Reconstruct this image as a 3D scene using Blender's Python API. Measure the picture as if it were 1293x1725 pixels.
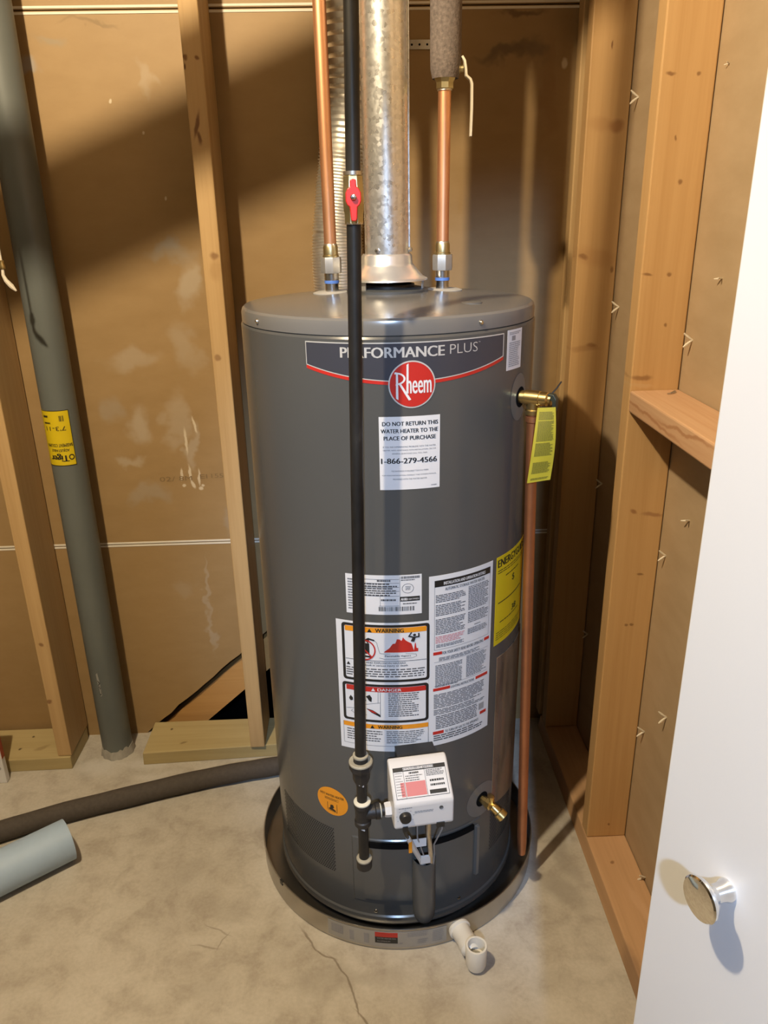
import bpy, bmesh, math, random
from mathutils import Vector, Matrix
random.seed(7)
R_ = math.radians
for o in list(bpy.data.objects):
    bpy.data.objects.remove(o, do_unlink=True)
scene = bpy.context.scene
COL = scene.collection

# ------------------------------------------------------------------ camera
RX = Vector((0.99911439, -0.0376515, -0.01878316))      # camera right in the room
RD = Vector((-0.03108584, -0.35966149, -0.9325649))     # camera down
RF = Vector((0.02835689, 0.93232289, -0.36051339))      # camera forward
cam_d = bpy.data.cameras.new('camera')
cam = bpy.data.objects.new('camera', cam_d)
COL.objects.link(cam)
m = Matrix.Identity(4)
for i in range(3):
    m[i][0] = RX[i]; m[i][1] = -RD[i]; m[i][2] = -RF[i]
m[0][3], m[1][3], m[2][3] = 0.0, 0.0, 1.36
cam.matrix_world = m
cam_d.sensor_fit = 'VERTICAL'; cam_d.sensor_height = 36.0
cam_d.lens = 1300.0 / 1725.0 * 36.0
cam_d.clip_start = 0.02
scene.camera = cam

# ------------------------------------------------------------------ world, lamps, exposure
w = bpy.data.worlds.new('world'); scene.world = w; w.use_nodes = True
w.node_tree.nodes['Background'].inputs[0].default_value = (0.9, 0.93, 1.0, 1)
w.node_tree.nodes['Background'].inputs[1].default_value = 0.01

def lamp(name, kind, loc, energy, color, size, aim=None, cone=None):
    d = bpy.data.lights.new(name, kind); d.energy = energy; d.color = color
    if kind == 'AREA':
        d.size = size
    else:
        d.shadow_soft_size = size
    if cone: d.spot_size = R_(cone); d.spot_blend = 0.6
    o = bpy.data.objects.new(name, d); COL.objects.link(o); o.location = loc
    if aim: o.rotation_euler = (Vector(aim) - Vector(loc)).to_track_quat('-Z', 'Y').to_euler()
    return o
lamp('bulb_light', 'POINT', (-0.56, 0.40, 2.37), 168, (1.0, 0.81, 0.54), 0.027)
lamp('hall_spot', 'SPOT', (-0.05, -1.42, 2.30), 340, (0.50, 0.69, 1.0), 0.05, (0.25, 0.55, 1.17), 31)
vs = scene.view_settings
vs.view_transform = 'Standard'; vs.look = 'None'; vs.gamma = 1.0; vs.exposure = 0.0
vs.use_curve_mapping = False

# ------------------------------------------------------------------ helpers: tags and objects
def tag(o, label=None, cat=None, group=None, kind=None):
    if label: o['label'] = label
    if cat: o['category'] = cat
    if group: o['group'] = group
    if kind: o['kind'] = kind
    return o
def world_loc(o):
    v = Vector((0, 0, 0))
    while o is not None:
        v += o.location; o = o.parent
    return v
def thing(name, loc=(0, 0, 0), label=None, cat=None, group=None, kind=None):
    o = bpy.data.objects.new(name, None); COL.objects.link(o); o.location = loc
    o.empty_display_size = 0.05
    return tag(o, label, cat, group, kind)

class MB:
    """collects geometry given in room coordinates"""
    def __init__(s): s.v = []; s.f = []
    def add(s, vs_, fs):
        n = len(s.v); s.v += [tuple(p) for p in vs_]; s.f += [tuple(i + n for i in f) for f in fs]; return s
    def box(s, x0, x1, y0, y1, z0, z1, mp=None):
        vs_ = [(x0,y0,z0),(x1,y0,z0),(x1,y1,z0),(x0,y1,z0),(x0,y0,z1),(x1,y0,z1),(x1,y1,z1),(x0,y1,z1)]
        if mp: vs_ = [mp(*p) for p in vs_]
        return s.add(vs_, [(0,3,2,1),(4,5,6,7),(0,1,5,4),(1,2,6,5),(2,3,7,6),(3,0,4,7)])
    def prism(s, poly, fn0, fn1):
        """poly of 2d points; fn0/fn1 map a 2d point to the two end faces"""
        n = len(poly)
        return s.add([fn0(*p) for p in poly] + [fn1(*p) for p in poly],
                     [tuple(range(n - 1, -1, -1)), tuple(range(n, 2 * n))] +
                     [(i, (i + 1) % n, n + (i + 1) % n, n + i) for i in range(n)])
    def sweep(s, path, radii, seg=16, caps=True, twist=0.0):
        path = [Vector(p) for p in path]
        if not isinstance(radii, (list, tuple)): radii = [radii] * len(path)
        rings = []; up = None
        for i, p in enumerate(path):
            a = path[max(i - 1, 0)]; b = path[min(i + 1, len(path) - 1)]
            if (b - a).length < 1e-9:
                t = tprev
            else:
                t = (b - a).normalized()
            tprev = t
            if up is None:
                up = Vector((1, 0, 0)) if abs(t.x) < 0.9 else Vector((0, 1, 0))
            up = (up - up.dot(t) * t).normalized(); sd = t.cross(up)
            rings.append([p + (up * math.cos(k * 2 * math.pi / seg + twist) + sd * math.sin(k * 2 * math.pi / seg + twist)) * radii[i] for k in range(seg)])
        vs_ = [q for r in rings for q in r]; fs = []
        for i in range(len(rings) - 1):
            for k in range(seg):
                k2 = (k + 1) % seg
                fs.append((i*seg+k, i*seg+k2, (i+1)*seg+k2, (i+1)*seg+k))
        if caps:
            fs.append(tuple(range(seg - 1, -1, -1))); L = (len(rings) - 1) * seg
            fs.append(tuple(range(L, L + seg)))
        return s.add(vs_, fs)
    def lathe(s, prof, o, axis=(0, 0, 1), seg=48, twist=0.0, closed=False):
        """prof = [(radius, height)]; revolved about axis through o"""
        ax = Vector(axis).normalized(); o = Vector(o)
        u = Vector((1, 0, 0)) if abs(ax.x) < 0.9 else Vector((0, 1, 0))
        u = (u - u.dot(ax) * ax).normalized(); v = ax.cross(u)
        rings = []; vs_ = []
        for r, h in prof:
            if r < 1e-6:
                rings.append([len(vs_)]); vs_.append(o + ax * h)
            else:
                rings.append(list(range(len(vs_), len(vs_) + seg)))
                for k in range(seg):
                    t = k * 2 * math.pi / seg + twist
                    vs_.append(o + ax * h + (u * math.cos(t) + v * math.sin(t)) * r)
        fs = []
        pairs = list(zip(rings, rings[1:])) + ([(rings[-1], rings[0])] if closed else [])
        for a, b in pairs:
            for k in range(seg):
                k2 = (k + 1) % seg
                if len(a) == 1 and len(b) == 1: continue
                if len(a) == 1: fs.append((a[0], b[k2], b[k]))
                elif len(b) == 1: fs.append((a[k], a[k2], b[0]))
                else: fs.append((a[k], a[k2], b[k2], b[k]))
        return s.add(vs_, fs)
    def sheet(s, mp, u0, u1, v0, v1, nu=12, nv=1, h0=0.0, h1=0.0003):
        """thin closed sheet on a mapped surface mp(u, v, height)"""
        us = [u0 + (u1 - u0) * i / nu for i in range(nu + 1)]
        return s.band(mp, us, lambda u: v0, lambda u: v1, h0, h1)
    def band(s, mp, us, lo, hi, h0=0.0, h1=0.0003):
        n = len(us); top = []; bot = []
        for u in us:
            top += [mp(u, lo(u), h1), mp(u, hi(u), h1)]
            bot += [mp(u, lo(u), h0), mp(u, hi(u), h0)]
        fs = []; B = 2 * n
        for i in range(n - 1):
            a, b, c, d = 2*i, 2*i+2, 2*i+3, 2*i+1
            fs.append((a, b, c, d)); fs.append((B+a, B+d, B+c, B+b))
            fs.append((a, B+a, B+b, b)); fs.append((d, c, B+c, B+d))
        fs.append((0, 1, B+1, B)); e = 2*n-2; fs.append((e, B+e, B+e+1, e+1))
        return s.add(top + bot, fs)
    def quad(s, mp, u0, u1, v0, v1, h):
        return s.add([mp(u0, v0, h), mp(u1, v0, h), mp(u1, v1, h), mp(u0, v1, h)], [(0, 1, 2, 3)])
    def flat(s, mp, pts, h):
        return s.add([mp(a, b, h) for a, b in pts], [tuple(range(len(pts)))])
    def build(s, name, mat, parent=None, smooth=35, bevel=0, bseg=2, label=None, kind=None):
        base = world_loc(parent) if parent else Vector((0, 0, 0))
        me = bpy.data.meshes.new(name)
        me.from_pydata([tuple(Vector(p) - base) for p in s.v], [], s.f)
        bm = bmesh.new(); bm.from_mesh(me)
        if len(me.vertices) < 60000 and bevel >= 0 and smooth is not None:
            bmesh.ops.recalc_face_normals(bm, faces=bm.faces)
        bm.to_mesh(me); bm.free()
        if smooth:
            for p in me.polygons: p.use_smooth = True
            me.set_sharp_from_angle(angle=R_(smooth))
        me.materials.append(mat)
        o = bpy.data.objects.new(name, me); COL.objects.link(o); o.parent = parent
        if bevel > 0:
            b = o.modifiers.new('bevel', 'BEVEL'); b.width = bevel; b.segments = bseg; b.limit_method = 'ANGLE'
        return tag(o, label, kind=kind)

def text_geo(txt, bold=0.0):
    """2d outline-filled glyphs of a string: (verts, faces, xmin, xmax, ymin, ymax)"""
    cu = bpy.data.curves.new('t', 'FONT'); cu.body = txt; cu.size = 1.0; cu.resolution_u = 3
    cu.offset = bold; cu.fill_mode = 'FRONT'
    o = bpy.data.objects.new('t', cu); COL.objects.link(o)
    dg = bpy.context.evaluated_depsgraph_get(); ev = o.evaluated_get(dg); me = ev.to_mesh()
    vs_ = [(v.co.x, v.co.y) for v in me.vertices]; fs = [tuple(p.vertices) for p in me.polygons]
    ev.to_mesh_clear(); bpy.data.objects.remove(o, do_unlink=True); bpy.data.curves.remove(cu)
    xs = [a for a, b in vs_]; ys = [b for a, b in vs_]
    return vs_, fs, min(xs), max(xs), min(ys), max(ys)
def put_text(mb, txt, mp, u0, u1, v0, v1, h, bold=0.0, rot=False):
    if bold > 0:      # heavier strokes: overlapping prints a hair apart
        d = (v1 - v0) * min(bold * 2.2, .045)
        for k in (-1, 0, 1): put_text(mb, txt, mp, u0 + d * k, u1 + d * k, v0, v1, h + .00003 * k, 0.0, rot)
        return mb
    vs_, fs, xa, xb, ya, yb = text_geo(txt, 0.0 if bold == 0 else bold)
    out = []
    for x, y in vs_:
        a = (x - xa) / (xb - xa); b = (y - ya) / (yb - ya)
        if rot: a, b = 1 - a, 1 - b
        out.append(mp(u0 + (u1 - u0) * a, v0 + (v1 - v0) * b, h))
    return mb.add(out, fs)
def put_lines(mb, mp, u0, u1, v0, v1, n, h, fill=0.55, seed=1, ragged=0.25, word=(0.05, 0.16)):
    """n rows of small print too fine to read: word-long dashes"""
    rg = random.Random(seed); st = (v1 - v0) / n; W = u1 - u0
    for i in range(n):
        vt = v1 - st * i - st * 0.15; vb = vt - st * fill
        end = u1 - W * ragged * rg.random() * (1 if rg.random() < 0.5 else 0.2); u = u0
        while u < end - 1e-5:
            e = min(u + W * rg.uniform(*word), end)
            mb.quad(mp, u, e, vb, vt, h); u = e + W * 0.012 + 0.0003
    return mb

# ------------------------------------------------------------------ materials
ALBEDO = 0.80
class NT:
    def __init__(s, name):
        s.m = bpy.data.materials.new(name); s.m.use_nodes = True; s.t = s.m.node_tree
        s.b = s.t.nodes['Principled BSDF']
        s.co = s.t.nodes.new('ShaderNodeTexCoord')
    def n(s, ty, **kw):
        x = s.t.nodes.new(ty)
        for k, v in kw.items(): setattr(x, k, v)
        return x
    def l(s, a, b): s.t.links.new(a, b)
    def noise(s, scale, detail=4, rough=0.55, stretch=None, dist=0.0, src=None):
        no = s.n('ShaderNodeTexNoise'); no.inputs['Scale'].default_value = scale
        no.inputs['Detail'].default_value = detail; no.inputs['Roughness'].default_value = rough
        no.inputs['Distortion'].default_value = dist
        a = src or s.co.outputs['Object']
        if stretch:
            mp = s.n('ShaderNodeMapping'); mp.inputs['Scale'].default_value = stretch
            s.l(a, mp.inputs['Vector']); a = mp.outputs[0]
        s.l(a, no.inputs['Vector']); return no.outputs['Fac']
    def ramp(s, fac, stops):
        r = s.n('ShaderNodeValToRGB'); el = r.color_ramp.elements
        while len(el) > 2: el.remove(el[-1])
        for i, (p, c) in enumerate(stops):
            e = el[i] if i < 2 else el.new(p)
            e.position = p; e.color = (*c, 1) if len(c) == 3 else c
        s.l(fac, r.inputs[0]); return r.outputs[0]
    def mix(s, fac, a, b, mode='MIX'):
        x = s.n('ShaderNodeMix', data_type='RGBA', blend_type=mode)
        for v, i in ((fac, 0), (a, 6), (b, 7)):
            if isinstance(v, (int, float)): x.inputs[i].default_value = v
            elif isinstance(v, tuple): x.inputs[i].default_value = (*v, 1)
            else: s.l(v, x.inputs[i])
        return x.outputs[2]
    def math(s, op, a, b=None):
        x = s.n('ShaderNodeMath', operation=op)
        for i, v in enumerate((a, b)):
            if v is None: continue
            if isinstance(v, (int, float)): x.inputs[i].default_value = v
            else: s.l(v, x.inputs[i])
        return x.outputs[0]
    def warped(s, scale, amt):
        no = s.n('ShaderNodeTexNoise'); no.inputs['Scale'].default_value = scale; no.inputs['Detail'].default_value = 3
        s.l(s.co.outputs['Object'], no.inputs['Vector'])
        sub = s.n('ShaderNodeVectorMath', operation='SUBTRACT'); s.l(no.outputs['Color'], sub.inputs[0]); sub.inputs[1].default_value = (.5, .5, .5)
        sc = s.n('ShaderNodeVectorMath', operation='SCALE'); s.l(sub.outputs[0], sc.inputs[0]); sc.inputs['Scale'].default_value = amt
        ad = s.n('ShaderNodeVectorMath', operation='ADD'); s.l(s.co.outputs['Object'], ad.inputs[0]); s.l(sc.outputs[0], ad.inputs[1])
        return ad.outputs[0]
    def blob(s, src, c, r, rot=(0, 0, 0), soft=0.35):
        """elliptical mark of its own shape: 1 inside, 0 outside"""
        mp = s.n('ShaderNodeMapping', vector_type='TEXTURE')
        mp.inputs['Location'].default_value = c; mp.inputs['Rotation'].default_value = rot; mp.inputs['Scale'].default_value = r
        s.l(src, mp.inputs['Vector'])
        le = s.n('ShaderNodeVectorMath', operation='LENGTH'); s.l(mp.outputs[0], le.inputs[0])
        mr = s.n('ShaderNodeMapRange', interpolation_type='SMOOTHSTEP')
        mr.inputs[1].default_value = 1 - soft; mr.inputs[2].default_value = 1 + soft; mr.inputs[3].default_value = 1; mr.inputs[4].default_value = 0
        s.l(le.outputs['Value'], mr.inputs[0]); return mr.outputs[0]
    def bump(s, h, strength=0.2, dist=0.002):
        b = s.n('ShaderNodeBump'); b.inputs['Strength'].default_value = strength; b.inputs['Distance'].default_value = dist
        s.l(h, b.inputs['Height']); s.l(b.outputs[0], s.b.inputs['Normal'])
    def out(s, col=None, rough=None, metal=None, spec=None):
        if not metal or metal < .5: col = s.mix(1.0, col, (ALBEDO,) * 3, 'MULTIPLY')   # reflectance of paints, wood and paper
        for v, k in ((col, 'Base Color'), (rough, 'Roughness'), (metal, 'Metallic'), (spec, 'Specular IOR Level')):
            if v is None: continue
            if isinstance(v, (int, float)): s.b.inputs[k].default_value = v
            elif isinstance(v, tuple): s.b.inputs[k].default_value = (*v, 1)
            else: s.l(v, s.b.inputs[k])
        return s.m
def plain(name, col, rough=0.5, metal=0.0, var=0.06, scale=40, bump=0.0, bscale=200, spec=None):
    t = NT(name); f = t.noise(scale, 4)
    lo = tuple(max(0, c * (1 - var)) for c in col); hi = tuple(min(1, c * (1 + var)) for c in col)
    t.out(t.ramp(f, [(0.3, lo), (0.7, hi)]), rough, metal, spec)
    if bump: t.bump(t.noise(bscale, 3), bump, 0.001)
    return t.m
def wood(name, lt, dk, axis='Z', marks=(), seedv=0.0):
    """softwood: grain along one axis, knots listed as marks (centre, radii, rotation, colour, strength)"""
    t = NT(name); S = {'X': (1.2, 40, 40), 'Y': (40, 1.2, 40), 'Z': (40, 40, 1.2)}[axis]
    mp = t.n('ShaderNodeMapping'); mp.inputs['Location'].default_value = (seedv, seedv * 1.7, seedv * .6); t.l(t.co.outputs['Object'], mp.inputs['Vector'])
    g = t.noise(1.0, 6, 0.6, S, 0.6, mp.outputs[0]); br = t.noise(2.2, 3, 0.5, None, 0, mp.outputs[0])
    fine = t.noise(5.0, 3, 0.6, S, 0.0, mp.outputs[0])
    c = t.ramp(g, [(0.28, dk), (0.55, lt), (0.8, tuple(x * 0.92 for x in lt))])
    c = t.mix(0.22, c, t.ramp(br, [(0.3, tuple(x * .8 for x in lt)), (0.7, tuple(min(1, x * 1.12) for x in lt))]))
    c = t.mix(0.18, c, t.ramp(fine, [(0.35, dk), (0.6, lt)]))
    if marks:
        wv = t.warped(25, 0.02)
        for ce, ra, ro, mc, stg in marks:
            c = t.mix(t.math('MULTIPLY', t.blob(wv, ce, ra, ro, 0.5), stg), c, mc)
    t.out(c, 0.62, 0, 0.35); t.bump(g, 0.12, 0.0015)
    return t.m

BIG = 1000.0
def knots_x(lst):   # marks on faces seen along Y : (x, z, rx, rz, rot, colour, strength)
    return [((x, 0, z), (rx, BIG, rz), (0, rot, 0), c, s_) for x, z, rx, rz, rot, c, s_ in lst]
KN = (0.20, 0.085, 0.03)
M = {}
M['stud_back'] = wood('stud_back_wood', (0.60, 0.40, 0.19), (0.47, 0.29, 0.12), 'Z', knots_x([
    (-.302, 1.530, .0045, .022, .25, (.16, .06, .03), .85), (-.297, 1.508, .004, .012, -.2, (.14, .05, .02), .8), (-.309, 1.646, .004, .004, 0, KN, .9),
    (-.287, 1.646, .003, .003, 0, KN, .9), (-.313, 1.633, .002, .005, 0, (.1, .04, .02), .9), (-.292, 1.286, .008, .007, 0, KN, .7), (-.292, 1.258, .012, .02, 0, (.42, .25, .1), .5),
    (-.305, 1.074, .006, .005, 0, KN, .6), (-.802, 1.20, .007, .006, 0, KN, .6), (-.805, .376, .006, .006, 0, KN, .75), (-.816, .208, .008, .006, 0, KN, .75)]), 0.3)
M['stud_near'] = wood('near_stud_wood', (0.64, 0.40, 0.18), (0.53, 0.31, 0.125), 'Z', knots_x([
    (.501, 1.556, .006, .003, .2, KN, .75), (.539, 1.555, .003, .003, 0, KN, .7), (.517, 1.464, .002, .003, 0, KN, .7), (.530, 1.400, .004, .004, 0, KN, .7), (.494, 1.256, .008, .0025, .1, KN, .7),
    (.533, 1.257, .004, .004, 0, KN, .7), (.535, 1.169, .003, .003, 0, KN, .7), (.514, .827, .007, .004, .3, (.3, .13, .05), .75), (.551, .819, .018, .004, .1, (.34, .16, .07), .7), (.538, .695, .006, .003, .3, KN, .7),
    (.524, .584, .004, .003, 0, KN, .7), (.536, .584, .004, .003, 0, KN, .7), (.531, .072, .003, .003, 0, KN, .8), (.500, 1.080, .016, .005, .1, (.30, .15, .06), .8), (.50, 1.065, .02, .003, .1, (.62, .42, .22), .6)]), 1.7)
M['stud_far'] = wood('far_stud_wood', (0.62, 0.385, 0.17), (0.50, 0.29, 0.115), 'Z', knots_x([
    (.547, 1.518, .014, .012, .2, (.30, .13, .05), .75), (.525, 1.520, .035, .013, .1, (.45, .24, .095), .45), (.497, 1.263, .010, .005, .3, (.20, .085, .035), .8), (.525, 1.262, .045, .018, .2, (.44, .23, .09), .4),
    (.561, 1.24, .004, .006, 0, KN, .7), (.530, 1.073, .012, .005, .1, (.30, .14, .055), .75), (.515, 1.066, .03, .006, 0, (.36, .18, .07), .5), (.524, 1.662, .002, .008, 0, (.18, .07, .03), .8)]), 3.3)
M['plate_right'] = wood('plate_right_wood', (0.60, 0.37, 0.20), (0.47, 0.28, 0.14), 'Y', [
    ((.52, 1.27, 0), (.004, .004, BIG), (0, 0, 0), KN, .7), ((.54, 1.15, 0), (.008, .06, BIG), (0, 0, .15), (.66, .42, .25), .5), ((.48, 1.02, 0), (.012, .05, BIG), (0, 0, 0), (.28, .17, .1), .6)], 2.9)
M['block'] = wood('blocking_wood', (0.66, 0.42, 0.25), (0.52, 0.28, 0.14), 'Y', [
    ((0, 1.24, 1.035), (BIG, .13, .003), (.05, 0, 0), (.42, .19, .08), .7), ((0, 1.10, 1.045), (BIG, .10, .003), (-.06, 0, 0), (.42, .19, .08), .7), ((0, 1.285, 1.026), (BIG, .012, .010), (0, 0, 0), (.6, .36, .2), .6)], 4.1)
M['plate_back'] = wood('plate_back_treated_wood', (0.50, 0.40, 0.20), (0.40, 0.31, 0.14), 'X', [
    ((-.50, 1.74, 0), (.010, .005, BIG), (0, 0, .3), (.2, .13, .05), .7), ((-.545, 1.80, 0), (.004, .004, BIG), (0, 0, 0), (.08, .05, .02), .9), ((-.92, 1.79, 0), (.004, .004, BIG), (0, 0, 0), (.08, .05, .02), .9),
    ((-.935, 1.74, 0), (.004, .004, BIG), (0, 0, 0), (.08, .05, .02), .9), ((-.88, 1.74, 0), (.02, .007, BIG), (0, 0, .5), (.28, .2, .09), .6)], 5.3)
M['stringer'] = wood('stair_board_wood', (0.60, 0.34, 0.12), (0.50, 0.26, 0.085), 'X', (), 6.1)

def drywall_back():
    t = NT('kraft_drywall_back')
    big = t.noise(1.6, 4, .55); fine = t.noise(14, 5, .6, (1, 1, 2.2))
    c = t.ramp(big, [(0.3, (.345, .222, .096)), (0.7, (.40, .262, .118))])
    c = t.mix(0.30, c, t.ramp(fine, [(0.3, (.31, .195, .082)), (0.7, (.43, .29, .142))]))
    wv = t.warped(16, 0.10)
    gr = (.40, .35, .28); wh = (.53, .46, .36)
    sm = [(-.405,1.285,.05,.018,.1,gr,.55), (-.375,1.215,.022,.045,.2,wh,.55), (-.41,1.30,.03,.012,0,(.33,.32,.31),.4), (-.395,1.075,.03,.05,0,wh,.35), (-.53,1.05,.05,.025,-.2,wh,.38),
          (-.53,.90,.030,.040,.2,wh,.5), (-.60,.93,.022,.035,0,gr,.4), (-.44,.90,.02,.06,.1,wh,.38), (-.41,.83,.012,.05,0,wh,.45), (-.56,.80,.03,.012,0,wh,.42), (-.535,.715,.04,.02,-.3,gr,.42),
          (-.70,.66,.025,.02,0,gr,.45), (-.33,.64,.02,.03,0,gr,.4), (-.66,1.66,.02,.012,0,(.34,.34,.34),.6), (-.61,1.70,.03,.010,0,(.3,.28,.22),.45), (-.42,1.635,.01,.03,0,wh,.3),
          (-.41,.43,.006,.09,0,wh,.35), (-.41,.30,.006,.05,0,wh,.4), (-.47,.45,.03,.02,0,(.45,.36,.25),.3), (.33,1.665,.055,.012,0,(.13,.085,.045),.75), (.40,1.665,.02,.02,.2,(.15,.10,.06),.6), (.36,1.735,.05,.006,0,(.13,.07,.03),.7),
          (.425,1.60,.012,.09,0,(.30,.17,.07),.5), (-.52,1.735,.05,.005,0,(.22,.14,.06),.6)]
    for x, z, rx, rz, ro, cc, st in sm:
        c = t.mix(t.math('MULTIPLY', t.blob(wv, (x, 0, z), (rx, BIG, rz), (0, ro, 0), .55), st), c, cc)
    w2 = t.warped(60, 0.008)
    for x, z, rx, rz, ro in ((-.445,.765,.003,.014,.1), (-.423,.765,.003,.022,-.1), (-.419,.738,.004,.010,-.3), (-.402,.757,.003,.020,.05), (-.401,.728,.005,.005,0), (-.442,.737,.004,.004,0), (-.395,.735,.004,.003,.4),
                             (-.425,.85,.003,.03,0), (-.40,.89,.003,.02,-.2), (.455,1.648,.006,.010,0), (-.50,1.59,.003,.004,0), (-.44,1.53,.002,.003,0), (-.408,1.40,.002,.004,0)):
        c = t.mix(t.math('MULTIPLY', t.blob(w2, (x, 0, z), (rx, BIG, rz), (0, ro, 0), .4), .85), c, (.72, .62, .46))
    t.out(c, 0.55, 0, 0.4); t.bump(t.noise(90, 3), 0.06, 0.001); return t.m
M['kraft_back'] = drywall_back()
def drywall_right():
    t = NT('kraft_drywall_right')
    fine = t.noise(9, 4, .6, (1, 1, 2.5))
    c = t.ramp(fine, [(0.3, (.47, .345, .21)), (0.7, (.53, .395, .25))])
    t.out(c, 0.6, 0, 0.3); t.bump(t.noise(110, 3), 0.05, 0.001); return t.m
M['kraft_right'] = drywall_right()
def concrete():
    t = NT('concrete_floor')
    a = t.noise(3.2, 5, .6, None, .6); b = t.noise(15, 6, .65, None, .4); g = t.noise(140, 3)
    c = t.ramp(a, [(0.32, (.40, .365, .315)), (0.5, (.54, .505, .44)), (0.68, (.62, .59, .53))])
    c = t.mix(0.45, c, t.ramp(b, [(0.36, (.34, .295, .24)), (0.52, (.57, .53, .46)), (0.72, (.68, .65, .59))]))
    c = t.mix(0.15, c, t.ramp(g, [(0.35, (.30, .27, .22)), (0.65, (.6, .56, .5))]))
    wv = t.warped(11, 0.07); w2 = t.warped(22, 0.018)
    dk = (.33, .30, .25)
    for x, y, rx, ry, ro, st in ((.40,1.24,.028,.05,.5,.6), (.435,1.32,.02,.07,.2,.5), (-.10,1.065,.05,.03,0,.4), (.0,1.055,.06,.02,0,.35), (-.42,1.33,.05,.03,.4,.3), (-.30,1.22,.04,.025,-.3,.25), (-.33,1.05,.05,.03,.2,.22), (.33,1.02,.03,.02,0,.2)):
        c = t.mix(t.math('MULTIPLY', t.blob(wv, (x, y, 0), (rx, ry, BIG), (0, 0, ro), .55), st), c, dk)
    for x, y, rx, ry, st in ((.20,.985,.035,.045,.55), (-.60,1.70,.05,.02,.45), (-.72,1.70,.05,.03,.5), (-.55,1.66,.06,.01,.35), (.45,1.40,.008,.03,.5)):
        c = t.mix(t.math('MULTIPLY', t.blob(wv, (x, y, 0), (rx, ry, BIG), (0, 0, 0), .6), st), c, (.66, .65, .62))
    # hairline crack running from under the pan towards the viewer, and a fine one beside it
    ck = [(-.145,1.165), (-.120,1.125), (-.085,1.100), (-.060,1.060), (-.040,1.020), (-.035,.985), (-.005,.95), (.01,.90), (.03,.84)]
    ck2 = [(-.34,1.19), (-.30,1.165), (-.315,1.135), (-.36,1.14)]
    for pts, wd, st in ((ck, .0020, .75), (ck2, .0016, .45)):
        for (x0, y0), (x1, y1) in zip(pts, pts[1:]):
            L = math.hypot(x1 - x0, y1 - y0)
            c = t.mix(t.math('MULTIPLY', t.blob(w2, ((x0+x1)/2, (y0+y1)/2, 0), (L * .62, wd, BIG), (0, 0, math.atan2(y1-y0, x1-x0)), .6), st), c, (.20, .165, .12))
    t.out(c, t.ramp(b, [(0.3, (.42,)*3), (0.7, (.6,)*3)]), 0, 0.4)
    t.bump(t.mix(0.4, b, g), 0.15, 0.0015); return t.m
M['concrete'] = concrete()
def galvanised():
    t = NT('galvanised_steel')
    vo = t.n('ShaderNodeTexVoronoi'); vo.inputs['Scale'].default_value = 170; t.l(t.co.outputs['Object'], vo.inputs['Vector'])
    f = t.n('ShaderNodeSeparateColor'); t.l(vo.outputs['Color'], f.inputs[0])
    t.out(t.ramp(f.outputs[0], [(0.0, (.70, .70, .69)), (1.0, (.84, .84, .83))]), t.ramp(f.outputs[1], [(0, (.26,)*3), (1, (.38,)*3)]), .9)
    t.bump(f.outputs[0], 0.02, 0.0005); return t.m
M['galv'] = galvanised()
M['pan'] = plain('aluminium_pan', (.44, .42, .39), .36, 1.0, .10, 12)
M['hood'] = plain('pressed_aluminium', (.66, .67, .68), .32, .75, .06, 30)
M['foil'] = plain('foil_duct', (.78, .76, .72), .34, .9, .12, 60)
M['copper'] = plain('copper', (.82, .43, .24), .42, .92, .08, 14)
M['copper_dull'] = plain('copper_dull', (.50, .22, .11), .42, .92, .15, 12)
M['brass'] = plain('brass', (.72, .55, .24), .28, 1.0, .10, 50)
M['brass_old'] = plain('dull_brass', (.55, .46, .25), .38, 1.0, .12, 60)
M['solder'] = plain('solder', (.62, .58, .52), .35, 1.0, .10, 120)
M['steel'] = plain('zinc_steel', (.60, .60, .60), .24, 1.0, .08, 70)
M['chrome'] = plain('chrome', (.80, .80, .80), .06, 1.0, .01, 30)
M['nut'] = plain('dielectric_nut_grey', (.42, .41, .39), .45, .7, .08, 70)
M['blue'] = plain('blue_sleeve', (.10, .22, .62), .4)
M['iron'] = NT('black_iron_pipe')
_t = M['iron']; _a = _t.noise(30, 5, .6, (1, 1, .35)); M['iron'] = _t.out(_t.ramp(_a, [(0.35, (.012, .012, .012)), (0.66, (.032, .030, .028)), (0.80, (.085, .08, .075))]), .42, .25, .4)
M['iron_fit'] = plain('black_iron_fitting', (.030, .028, .027), .48, .3, .3, 60, .3, 300)
M['dope'] = plain('pipe_dope', (.72, .68, .54), .6, 0, .08, 90, .3, 400)
M['dope_dull'] = plain('old_pipe_dope', (.36, .33, .25), .6, 0, .12, 90, .3, 400)
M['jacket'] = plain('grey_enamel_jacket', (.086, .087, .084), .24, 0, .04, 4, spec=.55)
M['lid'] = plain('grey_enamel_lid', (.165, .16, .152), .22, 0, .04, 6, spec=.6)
M['lid_edge'] = plain('grey_enamel_edge', (.15, .145, .135), .3, 0, .03, 6)
M['shroud'] = plain('grey_plastic_shroud', (.085, .088, .088), .38, 0, .05, 20)
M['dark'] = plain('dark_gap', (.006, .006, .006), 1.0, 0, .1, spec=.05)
M['black'] = plain('black_print', (.014, .014, .014), .45, 0, .1)
M['ink'] = plain('small_print_ink', (.07, .07, .075), .5, 0, .1)
M['inklight'] = plain('faint_ink', (.30, .30, .31), .5, 0, .1)
M['paper'] = plain('white_label', (.74, .74, .75), .32, 0, .02, 8)
M['foam_grey'] = plain('grey_foam_pad', (.42, .40, .36), .7, 0, .08, 60)
M['banner'] = plain('banner_slate', (.050, .052, .066), .3, 0, .04, 8)
M['silver'] = plain('silver_print', (.66, .65, .62), .35, .3, .06, 12)
M['red'] = plain('red_print', (.52, .028, .020), .32, 0, .05, 8)
M['redink'] = plain('pink_red_ink', (.62, .20, .20), .5, 0, .05, 8)
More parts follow.
